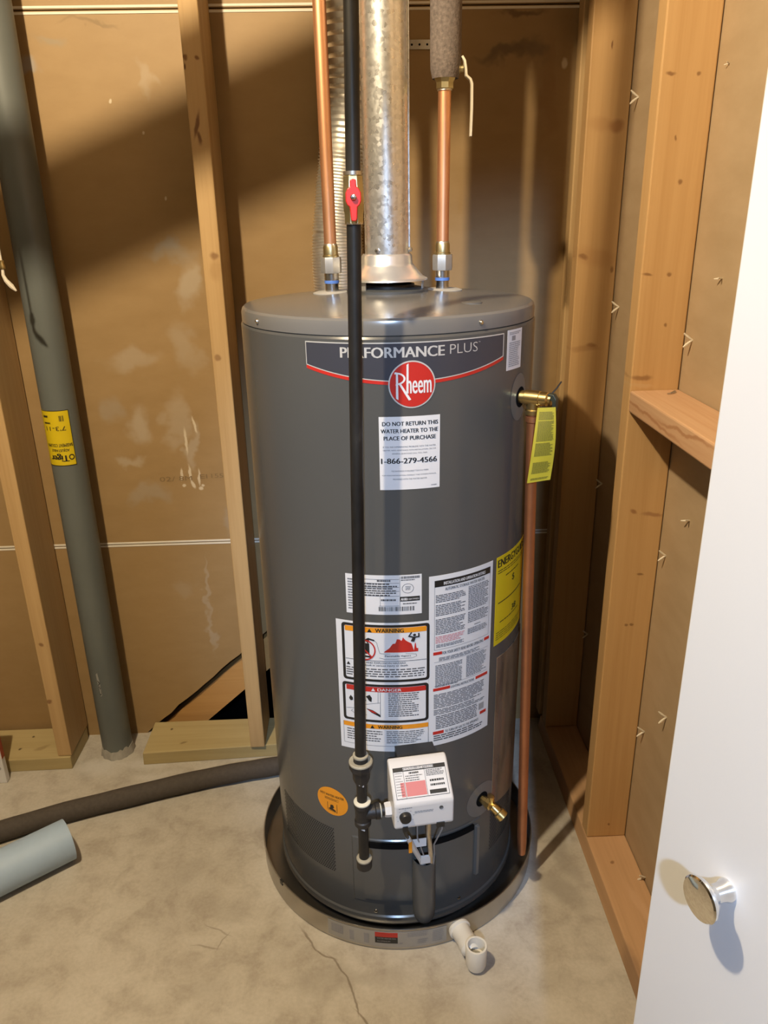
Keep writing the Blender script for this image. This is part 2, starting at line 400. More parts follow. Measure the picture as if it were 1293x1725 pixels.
M['orange'] = plain('orange_print', (.80, .30, .015), .4, 0, .04, 8)
M['yellow'] = plain('yellow_label', (.74, .56, .012), .38, 0, .04, 8)
M['yellow_tag'] = plain('yellow_tag', (.46, .40, .035), .42, 0, .06, 14)
M['olive'] = plain('tag_print', (.20, .17, .02), .5, 0, .1)
M['white_plastic'] = plain('white_plastic', (.72, .70, .68), .36, 0, .02, 8)
M['pvc'] = plain('white_pvc', (.78, .76, .70), .34, 0, .02, 8)
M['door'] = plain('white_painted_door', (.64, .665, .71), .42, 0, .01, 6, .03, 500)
M['paint'] = plain('dim_wall_paint', (.16, .145, .125), .8, 0, .02, 5)  # unseen walls toned dark to cut bounced fill light
M['ceil'] = plain('ceiling_boards', (.16, .13, .09), .8, 0, .06, 5)
M['column'] = plain('grey_green_primer', (.135, .150, .145), .42, 0, .08, 5, .06, 200)
M['collar'] = plain('cement_collar', (.38, .36, .32), .85, 0, .15, 50, .4, 150)
M['pipe_foam'] = plain('grey_pipe_foam', (.19, .155, .140), .9, 0, .32, 190, .9, 330)
M['dark_foam'] = plain('charcoal_pipe_foam', (.075, .062, .052), .85, 0, .12, 120, .3, 300)
M['sky_pipe'] = plain('pale_blue_pipe', (.40, .54, .74), .55, 0, .05, 18, .08, 160)
M['red_handle'] = plain('red_valve_handle', (.62, .025, .015), .35, 0, .05)
M['cream'] = plain('cream_lever', (.74, .68, .54), .4, 0, .03)
M['cord'] = plain('cotton_cord', (.68, .62, .52), .8, 0, .1, 200)
M['tape'] = plain('drywall_paper_edge', (.85, .79, .68), .7, 0, .05, 20)
M['anchor'] = plain('white_anchor', (.82, .74, .60), .5, 0, .04)
M['pouch'] = NT('clear_plastic_pouch')
_t = M['pouch']; _a = _t.noise(26, 4, .6, (1, 1, .25)); _t.b.inputs['Transmission Weight'].default_value = .35
M['pouch'] = _t.out(_t.ramp(_a, [(0.35, (.16, .12, .085)), (0.55, (.30, .22, .15)), (0.75, (.34, .13, .10))]), .18, 0, .6)
M['black_rubber'] = plain('black_plastic', (.018, .018, .018), .4, 0, .1)
M['lever'] = plain('dark_green_lever', (.045, .055, .045), .35, .4, .1)
M['anchor_hole'] = M['dark']
M['red_card'] = plain('red_card', (.36, .05, .02), .5, 0, .06)
M['greenprint'] = plain('grey_green_print', (.42, .47, .43), .5, 0, .06)
M['stain'] = plain('drywall_stamp_ink', (.24, .155, .07), .7, 0, .1, 120)

# ================================================================== THE SETTING
def struct(o): return tag(o, kind='structure')
struct(MB().box(-2.3, 1.0, -2.4, 1.853, -.10, 0).build('floor', M['concrete'], None))
struct(MB().box(-2.3, 1.0, 1.853, 2.6, -.30, -.10).build('floor_understair', M['dark'], None))  # near-black colour stands in for the unlit void behind the drywall
CE = struct(MB().box(-2.3, 1.0, -2.4, 2.6, 2.50, 2.56).build('ceiling', M['ceil'], None))
tag(MB().sweep([(-1.3, .976, 1.687), (-.584, .976, 1.968), (-.416, .976, 2.034), (.30, .976, 2.315), (.44, .976, 2.48)], .047, 32).build('duct', M['galv'], CE), 'round stand-in duct added out of view to shade the back wall')  # unseen stand-in, added to cast the diagonal shadow on the back wall
struct(MB().box(-2.26, -2.2, -2.4, 2.6, 0, 2.5).build('wall_left', M['paint'], None))
struct(MB().box(-2.2, 1.0, -2.4, -2.34, 0, 2.5).build('wall_front', M['paint'], None))
struct(MB().box(.96, 1.0, -2.34, 2.54, 0, 2.5).build('wall_light_block', M['paint'], None))  # unseen wall added to keep world light out of the stair void

WB = thing('wall_back', (0, 0, 0), 'back partition of bare brown drywall and wooden studs behind the water heater', None, kind='structure')
yB = 1.84
def panel(poly, name='drywall_panel', mat='kraft_back', y0=yB, y1=yB + .0127, parent=WB):
    return MB().prism(poly, lambda x, z: (x, y0, z), lambda x, z: (x, y1, z)).build(name, M[mat], parent, smooth=None)
def jag(x0, z0, x1, z1, n, amp, sd):
    rg = random.Random(sd); return [(x0 + (x1-x0)*i/n + rg.uniform(-amp, amp), z0 + (z1-z0)*i/n + rg.uniform(-amp, amp)) for i in range(1, n)]
panel([(-2.2, 0), (-.628, 0)] + jag(-.628, 0, .033, .579, 26, .0022, 3) + [(.033, .579), (-2.2, .579)])
panel([(.22, 0), (.572, 0), (.572, .579), (.22, .579)])
panel([(-2.2, .5815), (.572, .5815), (.572, 1.754), (-2.2, 1.754)])
panel([(-2.2, 1.7565), (.572, 1.7565), (.572, 2.5), (-2.2, 2.5)])
for z in (.576, .5835, 1.748, 1.7585):
    MB().box(-2.2, .572, yB - .0012, yB + .001, z - .0002, z + .0042).build('drywall_paper_edge', M['tape'], WB, smooth=None)
# stamped date code on the drywall, faint and partly covered
sb = MB(); mpw = lambda u, v, h: (u, yB - h, v)
for s_, a, b, z0, z1 in (('02/', -.500, -.462, .748, .760), ('8M', -.452, -.420, .749, .761), ('EI', -.400, -.382, .753, .764), ('1552', -.372, -.330, .754, .765), ('18', -.321, -.308, .756, .766)):
    put_text(sb, s_, mpw, a, b, z0, z1, .0006)
sb.build('stamped_code', M['stain'], WB, smooth=None, kind='stuff')
def board(x0, x1, y0, y1, z0, z1, name, mat, parent, bev=.0025):
    return MB().box(x0, x1, y0, y1, z0, z1).build(name, M[mat], parent, smooth=None, bevel=bev)
board(-.3165, -.2785, 1.706, 1.838, .0385, 2.5, 'stud', 'stud_back', WB)
board(-.823, -.787, 1.702, 1.836, .0385, 2.5, 'stud', 'stud_back', WB)
board(-1.30, -1.262, 1.702, 1.836, .0385, 2.5, 'stud', 'stud_back', WB)
board(.478, .516, 1.801, 1.838, .0385, 2.5, 'stud', 'stud_back', WB)
# treated bottom plates, the column stands in the gap between them
MB().add([(-2.2,1.672,0),(-.789,1.697,0),(-.787,1.826,0),(-2.2,1.826,0),(-2.2,1.672,.038),(-.789,1.697,.038),(-.787,1.826,.038),(-2.2,1.826,.038)],
         [(0,3,2,1),(4,5,6,7),(0,1,5,4),(1,2,6,5),(2,3,7,6),(3,0,4,7)]).build('bottom_plate', M['plate_back'], WB, smooth=None, bevel=.002)
MB().add([(-.603,1.7015,0),(.40,1.745,0),(.40,1.838,0),(-.600,1.836,0),(-.601,1.7015,.038),(.40,1.745,.038),(.40,1.838,.038),(-.600,1.836,.038)],
         [(0,3,2,1),(4,5,6,7),(0,1,5,4),(1,2,6,5),(2,3,7,6),(3,0,4,7)]).build('bottom_plate', M['plate_back'], WB, smooth=None, bevel=.002)
# sloping stair board seen through the cut-away corner, dark space below it
sl = .876
MB().prism([(-.598, .001), (-.480, .001), (.30, .690), (.30, .788), (.2, .700)], lambda x, z: (x, 1.858, max(z, .001)), lambda x, z: (x, 1.896, max(z, .001))).build('stair_board', M['stringer'], WB, smooth=None)
struct(MB().box(-2.3, 1.0, 2.54, 2.6, 0, 2.5).build('wall_stairwell', M['dark'], None))  # backdrop painted near-black so the space under the stairs reads as unlit

WR = thing('wall_right', (0, 0, 0), 'right partition of open wooden studs over brown drywall', None, kind='structure')
xR = .572
MB().box(xR, xR + .0127, -2.3, 1.853, 0, 2.5).build('drywall_panel', M['kraft_right'], WR, smooth=None)
for y, mn in ((1.343, 'stud_near'), (1.745, 'stud_far'), (.902, 'stud_near')):
    board(.483, xR - .0015, y, y + .038, .0385, 2.5, 'stud', mn, WR)
MB().add([(.476,.60,0),(xR-.001,.60,0),(xR-.001,1.80,0),(.476,1.80,0),(.483,.60,.038),(xR-.001,.60,.038),(xR-.001,1.80,.038),(.483,1.80,.038)],
         [(0,3,2,1),(4,5,6,7),(0,1,5,4),(1,2,6,5),(2,3,7,6),(3,0,4,7)]).build('bottom_plate', M['plate_right'], WR, smooth=None, bevel=.002)
board(.483, xR - .001, .941, 1.342, 1.020, 1.058, 'blocking', 'block', WR, .003)
# plastic wing anchors poking through the board
av = MB()
for s in (-1, 1):
    av.sweep([(0, 0, 0), (-.004, 0, s * .0022), (-.010, s * .0008, s * .0065), (-.0145, s * .001, s * .0105)], [.0012, .0017, .0020, .0012], 6)
a0 = None
for i, (y, z, rot, sc) in enumerate(((1.701,1.566,.1,1.15),(1.707,1.161,-.1,1.15),(1.304,1.561,1.4,.45),(1.233,1.256,1.5,.7),(1.313,1.149,0,1.1),(1.234,.849,1.3,.85),(1.313,.746,.1,1),(1.714,.752,.2,1.1),(1.722,.339,0,1),(1.221,.447,-.2,1.1),(1.311,.346,.1,1.1),(1.217,.047,.5,1.1))):
    if a0 is None:
        a0 = av.build('drywall_anchor', M['anchor'], WR); o = a0
    else:
        o = a0.copy(); COL.objects.link(o); o.parent = WR
    o.location = (xR + .0005, y, z); o.rotation_euler = (rot, 0, 0); o.scale = (sc,) * 3
# bent nail lying on the blocking
MB().sweep([(.553, 1.315, 1.0595), (.543, 1.306, 1.060)], [.0032, .0018], 8).sweep([(.543, 1.306, 1.060), (.535, 1.303, 1.0595)], .0011, 6).build('screw', M['steel'], WR)

# ------------------------------------------------------------------ door with knob (right foreground)
an = R_(17); nx, ny = -math.cos(an), -math.sin(an)
DK = Vector((.2276, .4002, .9048))                     # centre of the knob's front
D0 = Vector((DK.x - nx * .026, DK.y - ny * .026, 0))    # on the door's face below it
du = Vector((-math.sin(an), math.cos(an), 0)); dn = Vector((nx, ny, 0))
DR = thing('door_1', D0, 'white flush door standing open in the right foreground', None, kind='structure')
dmap = lambda a, d, z: tuple(D0 + du * a + dn * d + Vector((0, 0, z)))
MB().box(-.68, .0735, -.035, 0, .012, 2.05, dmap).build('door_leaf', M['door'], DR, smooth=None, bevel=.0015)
kb = DK.copy(); kz = DK.z
kn = MB().lathe([(.0, .002), (.010, .0008), (.0155, -.0004), (.0166, -.0016), (.0166, -.0032), (.0150, -.0058), (.0095, -.0095), (.0068, -.014), (.0068, -.020), (.0085, -.0235), (.0085, -.026), (0, -.026)],
                (0, 0, 0), (0, 0, 1), 40)
# faceted conical front
kv = [tuple(DK + dn * h + (du * x + Vector((0, 0, 1)) * y)) for (x, y, h) in kn.v]
kk = MB(); kk.v = kv; kk.f = kn.f
kk.build('door_knob', M['chrome'], DR, smooth=30)

# ================================================================== WATER HEATER
HX, HY, HR = .057, 1.416, .2595
WH = thing('water_heater', (HX, HY, .003), 'tall grey cylindrical gas water heater with white stickers standing in the pan', 'water heater')
def cmap(r):
    def f(u, v, h=0.0):
        t = u / HR; return (HX + (r + h) * math.sin(t), HY - (r + h) * math.cos(t), v)
    return f
C0 = cmap(HR)
# jacket
MB().lathe([(0, .004), (.250, .004), (.252, .020), (.2625, .022), (.2635, .030), (.2625, .037), (HR, .040), (HR, .060), (HR, 1.186), (.2575, 1.1895), (.254, 1.190), (0, 1.190)], (HX, HY, 0), seg=160).build('jacket', M['jacket'], WH, smooth=25)
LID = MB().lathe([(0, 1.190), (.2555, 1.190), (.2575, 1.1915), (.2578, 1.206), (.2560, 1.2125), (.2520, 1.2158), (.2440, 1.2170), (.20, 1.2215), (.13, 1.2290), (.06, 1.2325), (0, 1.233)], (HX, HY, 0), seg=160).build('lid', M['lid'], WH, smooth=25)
for th in (-56.6, 31.1, 150, -150, 95):
    t = R_(th); d = Vector((math.sin(t), -math.cos(t), 0))
    MB().lathe([(0, .004), (.0025, .0036), (.0042, .001), (.0042, -.003), (0, -.003)], Vector((HX, HY, 1.2025)) + d * .2575, d, 12).build('screw', M['steel'], LID)
def lidz(x, y):
    r = math.hypot(x - HX, y - HY); return 1.217 + .0155 * (1 - min(1, (r / .244)) ** 1.4)
def pad(x, y, r, name, mat, h=.0055):
    z = lidz(x, y) - .001
    MB().lathe([(0, 0), (r, 0), (r, h * .6), (r * .8, h), (0, h)], (x, y, z), seg=28).build(name, M[mat], LID)
pad(-.041, 1.430, .034, 'foam_pad', 'foam_grey'); pad(.157, 1.440, .036, 'foam_pad', 'foam_grey'); pad(.186, 1.290, .020, 'cap', 'lid_edge', .003)
pad(HX, HY, .072, 'flue_shade_ring', 'shroud', .008)  # last ring: its dark grey stands in for the shadow around the flue
# draft hood on legs over the flue opening
MB().lathe([(.048, 1.226), (.048, 1.2445), (.044, 1.2445), (.044, 1.228)], (HX, HY, 0), seg=40, closed=True).build('flue_collar', M['black_rubber'], WH)
HOOD = MB().lathe([(.0400, 1.294), (.0415, 1.295), (.0440, 1.2915), (.0448, 1.279), (.0480, 1.275), (.0540, 1.2680), (.0630, 1.2575), (.0705, 1.2540), (.0712, 1.2515), (.0690, 1.2515), (.0600, 1.2555), (.0460, 1.2715), (.0400, 1.276)],
                  (HX, HY, 0), seg=64, closed=True).build('draft_hood', M['hood'], WH, smooth=40)
for th in (-42, 72, 195):
    t = R_(th); d = Vector((math.sin(t), -math.cos(t), 0)); s_ = Vector((math.cos(t), math.sin(t), 0)); o = Vector((HX, HY, 0)) + d * .064
    f = lambda a, b, z: tuple(o + s_ * a + d * b + Vector((0, 0, z)))
    MB().box(-.0055, .0055, -.0008, .0008, 1.2285, 1.256, f).box(-.0055, .0055, -.0008, .010, 1.2285, 1.2300, f).build('leg', M['hood'], HOOD, smooth=None)
# water nipples
def nipple(x, y):
    z = lidz(x, y)
    n = MB().lathe([(0, z - .004), (.0118, z - .004), (.0118, 1.2465), (.0126, 1.2468), (.0126, 1.2662), (0, 1.2662)], (x, y, 0), seg=28).build('nipple', M['steel'], WH)
    MB().lathe([(.0118, 1.2462), (.0130, 1.2465), (.0130, 1.2515), (.0118, 1.2518)], (x, y, 0), seg=28).build('sleeve', M['blue'], n)
    MB().lathe([(.0112, z + .001), (.0165, z + .003), (.0165, z + .0036), (.0112, z + .0036)], (x, y, 0), seg=28).build('hole_edge', M['dark'], n)
nipple(-.041, 1.430); nipple(.157, 1.440)

# ---- brand banner
uc = .0247
zb = lambda u: 1.1238 + .0235 * ((u - .025) / .1675) ** 2
us = [-.142 + .333 * i / 60 for i in range(61)]
BN = MB().band(C0, us, zb, lambda u: 1.1812, 0, .0003).build('brand_banner', M['banner'], WH)
MB().band(C0, us, lambda u: 1.1800, lambda u: 1.1816, 0, .0005).band(C0, us, lambda u: zb(u) - .0014, zb, 0, .0005).band(C0, [-.1424, -.1412], zb, lambda u: 1.1816, 0, .0005).band(C0, [.1898, .1912], zb, lambda u: 1.1816, 0, .0005).build('silver_border', M['silver'], BN)
MB().band(C0, us, lambda u: zb(u) - .0066, lambda u: zb(u) - .0014, 0, .0004).build('red_stripe', M['red'], BN)
tx = MB(); put_text(tx, 'PERFORMANCE', C0, -.0835, .0752, 1.1590, 1.1748, .0006, .02); tx.build('bold_lettering', M['silver'], BN, smooth=None, kind='stuff')
tx = MB(); put_text(tx, 'PLUS', C0, .0845, .1335, 1.1604, 1.1748, .0006, -.012); put_text(tx, 'TM', C0, .1350, .1385, 1.1735, 1.1752, .0006); tx.build('thin_lettering', M['silver'], BN, smooth=None, kind='stuff')
cz = 1.118
def disc(mb, mp, uu, zz, ru, rz, h, n=48):
    # concentric rings so that it follows the curve
    pts = [(uu, zz)]; fs = []
    K = 5
    for k in range(1, K + 1):
        for i in range(n): pts.append((uu + ru * k / K * math.cos(2*math.pi*i/n), zz + rz * k / K * math.sin(2*math.pi*i/n)))
    for i in range(n): fs.append((0, 1 + i, 1 + (i + 1) % n))
    for k in range(K - 1):
        a = 1 + k * n; b = a + n
        for i in range(n): fs.append((a + i, b + i, b + (i + 1) % n, a + (i + 1) % n))
    return mb.add([mp(a, b, h) for a, b in pts], fs)
disc(MB(), C0, uc, cz, .0363, .0363, .0007).build('logo_rim', M['silver'], BN, smooth=None)
disc(MB(), C0, uc, cz, .0342, .0342, .0010).build('logo_disc', M['red'], BN, smooth=None)
lx = lambda p: uc + (p - 576) * .000336
lz = lambda p: cz - (p - 290) * .000336
lg = MB(); H1 = .0014
put_text(lg, 'neem', C0, lx(552), lx(664), lz(331), lz(272), H1, .01)
def poly(*pts): lg.flat(C0, [(lx(a), lz(b)) for a, b in pts], H1)
poly((549, 330), (559, 330), (560, 194), (551, 200))                       # tall stroke of the h
poly((502, 352), (513, 358), (512, 238), (503, 238))                       # stem of the R
arc = [(500 + 46 * math.sin(t) * 1.0, 262 - 29 * math.cos(t)) for t in [math.pi * i / 14 for i in range(15)]]
arin = [(504 + 33 * math.sin(t), 262 - 21 * math.cos(t)) for t in [math.pi * i / 14 for i in range(15)]]
for i in range(14): poly(arc[i], arc[i+1], arin[i+1], arin[i])
poly((496, 241), (505, 241), (505, 231), (497, 233))
poly((516, 288), (526, 286), (571, 358), (560, 362))                       # leg of the R
lg.build('logo_lettering', M['paper'], BN, smooth=None, kind='stuff')

# ---- 'do not return' sticker
ST = MB().sheet(C0, -.0272, .0690, .9500, 1.0688, 14).build('phone_sticker', M['paper'], WH, label='white sticker with black telephone number')
tx = MB(); H2 = .0007
for s_, a, b, z, h in (('DO NOT RETURN THIS', -.0218, .0655, 1.0545, .0064), ('WATER HEATER TO THE', -.0243, .0655, 1.0430, .0064), ('PLACE OF PURCHASE', -.0198, .0620, 1.0315, .0064), ('1-866-279-4566', -.0245, .0640, .9935, .0088)):
    put_text(tx, s_, C0, a, b, z, z + h, H2, .022)
tx.build('lettering', M['black'], ST, smooth=None, kind='stuff')
tx = MB()
for s_, a, b, z in (('IF YOU ARE EXPERIENCING PROBLEMS WITH THE WATER', -.0215, .0620, 1.0195), ('HEATER, NEED ASSISTANCE WITH INSTALLATION, OR FOR', -.0215, .0625, 1.0140), ('GENERAL QUESTIONS CALL TOLL FREE:', -.0075, .0485, 1.0085),
                    ('TECHNICIANS AVAILABLE 7 DAYS A WEEK', -.0090, .0505, .9800), ('FOR MORE INFORMATION, CONSULT THE OWNERS MANUAL', -.0235, .0635, .9728), ('PROVIDED WITH THE WATER HEATER', -.0065, .0480, .9665)):
    put_text(tx, s_, C0, a, b, z, z + .0023, H2)
put_lines(tx, C0, .055, .0645, .9538, .9560, 1, H2, seed=4)
tx.build('small_print', M['ink'], ST, smooth=None, kind='stuff')

# ---- small label at the top right of the jacket
SL = MB().sheet(C0, .2008, .2460, 1.1204, 1.1843, 10).build('capacity_label', M['paper'], WH)
tx = MB(); put_lines(tx, C0, .206, .241, 1.125, 1.165, 13, .0006, seed=11); put_lines(tx, C0, .206, .241, 1.176, 1.181, 2, .0006, seed=12); tx.quad(C0, .213, .224, 1.167, 1.1745, .0006); tx.build('small_print', M['inklight'], SL, smooth=None, kind='stuff')

# ---- rating plate with bar code
def rowbox(mb, u0, u1, z0, z1, h=.0007):
    n_ = max(1, int(abs(u1 - u0) / .012)); return mb.sheet(C0, u0, u1, z0, z1, n_, 1, 0, h)
def wtext(mb, s_, u0, u1, z0, z1, b=0.0, h=.0011): return put_text(mb, s_, C0, u0, u1, z0, z1, h, b)
def wflat(mb, pts, h=.0009): return mb.flat(C0, pts, h)
def wstroke(mb, pts, wd, h=.0009):
    for (a, b), (c, d) in zip(pts, pts[1:]):
        L_ = math.hypot(c-a, d-b) or 1; nx_, ny_ = -(d-b)/L_*wd, (c-a)/L_*wd
        mb.flat(C0, [(a+nx_, b+ny_), (c+nx_, d+ny_), (c-nx_, d-ny_), (a-nx_, b-ny_)], h)
RP = MB().sheet(C0, -.0903, .0391, .7255, .7994, 16).build('rating_label', M['paper'], WH, label='white rating label with bar code')
tx = MB(); put_lines(tx, C0, -.0865, -.077, .732, .792, 12, .0006, seed=21)
put_lines(tx, C0, -.058, -.002, .760, .785, 6, .0006, seed=22); put_lines(tx, C0, -.036, -.012, .786, .792, 1, .0006, seed=23)
for z in (.7915, .7845, .7770, .7695, .7605): rowbox(tx, -.075, .001, z, z + .0005, .0006)
for u, a, b in ((.0018, .7376, .7970), (-.0315, .7420, .7605)): tx.quad(C0, u, u + .0005, a, b, .0006)
rowbox(tx, -.033, .001, .7420, .7425, .0006)
put_lines(tx, C0, -.030, -.004, .7500, .7560, 1, .0006, seed=24); put_lines(tx, C0, .007, .031, .7440, .7475, 1, .0006, seed=25)
put_lines(tx, C0, .004, .036, .7925, .7980, 1, .0006, .8, seed=26, word=(.02, .06), ragged=0); put_lines(tx, C0, .004, .028, .7885, .7915, 1, .0006, seed=27)
rg = random.Random(5); u = -.034
while u < .025:
    wd = rg.choice((.0008, .0012, .0020)); tx.quad(C0, u, u + wd, .7324, .7407, .0006); u += wd + rg.choice((.0008, .0010, .0014))
for i in range(20):
    t0, t1 = 2*math.pi*i/20, 2*math.pi*(i+1)/20
    wflat(tx, [(.0155 + .0100*math.cos(t0), .7745 + .0090*math.sin(t0)), (.0155 + .0100*math.cos(t1), .7745 + .0090*math.sin(t1)), (.0155 + .0092*math.cos(t1), .7745 + .0083*math.sin(t1)), (.0155 + .0092*math.cos(t0), .7745 + .0083*math.sin(t0))], .0006)
put_lines(tx, C0, .0115, .0205, .771, .779, 3, .0006, seed=28)
tx.build('small_print', M['ink'], RP, smooth=None, kind='stuff')
rowbox(MB(), .0018, .0358, .7506, .7592, .0007).build('logo_block', M['black'], RP, smooth=None)
tx = MB(); wtext(tx, 'AHRI', .0035, .0140, .7525, .7573, .03, .0012); wtext(tx, 'CERTIFIED', .0150, .0340, .7532, .7562, 0, .0012); tx.build('lettering', M['paper'], RP, smooth=None, kind='stuff')

# ---- warning sheet (left half) and operating instructions (right half)
WS = MB().sheet(C0, -.1115, .0515, .4430, .7098, 18).build('warning_label', M['paper'], WH, label='white label with orange and red warning panels')
def ring(mb, u0, u1, z0, z1, wd, h, rc=.006):
    def rr(x0, x1, y0, y1, rc):
        p = []
        for cx_, cy_, a0 in ((x1-rc, y0+rc, -90), (x1-rc, y1-rc, 0), (x0+rc, y1-rc, 90), (x0+rc, y0+rc, 180)):
            for k in range(5): t = R_(a0 + 90*k/4); p.append((cx_ + rc*math.cos(t), cy_ + rc*math.sin(t)))
        q = []
        for i, a in enumerate(p):
            b = p[(i+1) % len(p)]; q.append(a)
            if abs(b[0]-a[0]) > .03:
                for k in range(1, 12): q.append((a[0]+(b[0]-a[0])*k/12, a[1]+(b[1]-a[1])*k/12))
        return q
    A = rr(u0, u1, z0, z1, rc); B = rr(u0+wd, u1-wd, z0+wd, z1-wd, max(rc-wd*.5, .0008)); n = len(A)
    for i in range(n):
        j = (i+1) % n; mb.flat(C0, [A[i], A[j], B[j], B[i]], h)
    return mb
for q in ((-.1012, .0529, .5917, .7058), (-.1040, .0513, .5062, .5862)):
    ring(MB(), *q, .0050, .0007).build('black_frame', M['black'], WS, smooth=None)
for q in ((-.0950, .0475, .6902, .7000), (-.1045, .0508, .4920, .5012)):
    rowbox(MB(), *q).build('orange_strip', M['orange'], WS, smooth=None)
rowbox(MB(), -.0965, .0465, .5705, .5805).build('red_strip', M['red'], WS, smooth=None)
tx = MB()
def tri(mb, u, z, s_, h=.0011): wflat(mb, [(u - s_, z), (u + s_, z), (u, z + 1.75 * s_)], h)
wtext(tx, 'WARNING', -.0411, .0077, .6914, .6988, .025); tri(tx, -.0510, .6910, .0042); wtext(tx, 'WARNING', -.0406, .0031, .4933, .5000, .025); tri(tx, -.0505, .4930, .0040)
wtext(tx, 'FIRE AND EXPLOSION HAZARD', -.0700, .0107, .6290, .6326, .01); wtext(tx, 'Can result in serious injury or death', -.0740, .0140, .6228, .6275, .01); tri(tx, -.0905, .6228, .0036)
wtext(tx, 'Flammable Vapors', -.0252, .0196, .6424, .6466, .015)
rowbox(tx, -.0955, .0473, .6340, .6347)
mx, mz, k = .0262, .6850, .00028          # running figure above the flames
wflat(tx, [(mx + 9.5*k*math.cos(2*math.pi*i/14), mz + 9.5*k*math.sin(2*math.pi*i/14)) for i in range(14)], .0014)
for pts in (((-10, -10), (10, -12), (-2, -48), (-24, -42)), ((-10, -9), (-6, -20), (-40, -10), (-36, 0)), ((-40, -8), (-31, -6), (-14, 18), (-21, 23)), ((6, -10), (8, -20), (32, -18), (30, -9)), ((22, -16), (32, -16), (31, 12), (22, 12))):
    wflat(tx, [(mx + a*k, mz + b*k) for a, b in pts], .0014)
for pts in (((-.0680, .6690), (-.0520, .6690), (-.0520, .6480), (-.0680, .6480)), ((-.0600, .6760), (-.0535, .6800), (-.0515, .6770), (-.0540, .6680)), ((-.0545, .6800), (-.0430, .6765), (-.0430, .6735), (-.0545, .6765)), ((-.0660, .6450), (-.0500, .6440), (-.0490, .6400), (-.0660, .6420))):
    wflat(tx, pts)
wstroke(tx, [(-.0435, .6755), (-.0390, .6710), (-.0365, .6590), (-.0340, .6500), (-.0250, .6490), (.0200, .6485), (.0290, .6470), (.0300, .6430), (.0230, .6400), (-.0100, .6385), (-.0250, .6385), (-.0350, .6410)], .00030)
for pts in (((-.0920, .5535), (-.0890, .5590), (-.0850, .5545), (-.0850, .5495), (-.0890, .5475), (-.0915, .5505)), ((-.0610, .5600), (-.0540, .5640), (-.0500, .5580), (-.0510, .5490), (-.0555, .5515), (-.0585, .5570)), ((-.0760, .5500), (-.0620, .5560), (-.0605, .5510), (-.0745, .5450)), ((-.0610, .5350), (-.0490, .5320), (-.0360, .5230), (-.0358, .5180), (-.0520, .5270))):
    wflat(tx, pts)
wstroke(tx, [(-.0980, .5310), (-.0800, .5330), (-.0630, .5430), (-.0354, .5483)], .00030); wstroke(tx, [(-.0350, .5705), (-.0355, .5180)], .00030); wstroke(tx, [(-.0390, .5705), (-.0392, .5480)], .00025)
wstroke(tx, [(-.0860, .5290), (-.0890, .5260), (-.0820, .5215), (-.0600, .5210)], .00030)
tx.build('lettering', M['black'], WS, smooth=None, kind='stuff')
ip = MB()
put_lines(ip, C0, -.0950, .0460, .6000, .6190, 4, .0006, .45, seed=31, word=(.03, .09), ragged=.3)
put_lines(ip, C0, -.0210, .0350, .5180, .5690, 12, .0006, .45, seed=32)
put_lines(ip, C0, -.0985, -.0310, .4620, .4880, 5, .0006, .4, seed=33); put_lines(ip, C0, -.0253, .0445, .4600, .4880, 7, .0006, .4, seed=34)
ring(ip, -.1053, .0511, .4545, .5014, .0006, .0006, .001)
ip.build('small_print', M['ink'], WS, smooth=None, kind='stuff')
top = [(-.0264, .0005), (-.0170, .0080), (-.0115, .0165), (-.0050, .0255), (-.0062, .0170), (.0010, .0250), (.0060, .0290), (.0040, .0210), (.0110, .0225), (.0160, .0190), (.0210, .0160), (.0280, .0190), (.0260, .0120), (.0330, .0110), (.0290, .0070), (.0325, .0045), (.0255, .0005)]
tp_ = sorted(top); us_f = [-.0264 + .0590*i/40 for i in range(41)]
def ftop(u):
    for (a, b), (c, d) in zip(tp_, tp_[1:]):
        if u <= c: return .6525 + b + (d - b) * (u - a) / max(c - a, 1e-6)
    return .6530
MB().band(C0, us_f, lambda u: .6520, ftop, 0, .0009).build('red_flames', M['red'], WS, smooth=None)
fl = MB(); n = 40
for i in range(n):
    t0, t1 = 2*math.pi*i/n, 2*math.pi*(i+1)/n
    wflat(fl, [(-.0600 + q*.0190*math.cos(t), .6555 + q*.0205*math.sin(t)) for q, t in ((1, t0), (1, t1), (.87, t1), (.87, t0))], .0013)
wstroke(fl, [(-.0730, .6690), (-.0600, .6555), (-.0470, .6410)], .0013, .0013)
fl.build('red_prohibition_ring', M['red'], WS, smooth=None)
wflat(MB(), [(-.0590, .5330), (-.0490, .5310), (-.0410, .5250), (-.0490, .5270)], .0011).build('red_water', M['red'], WS, smooth=None)
tw = MB(); wtext(tw, 'DANGER', -.0395, .0025, .5728, .5785, .015); tri(tw, -.0474, .5724, .0037); tw.build('white_lettering', M['paper'], WS, smooth=None, kind='stuff')

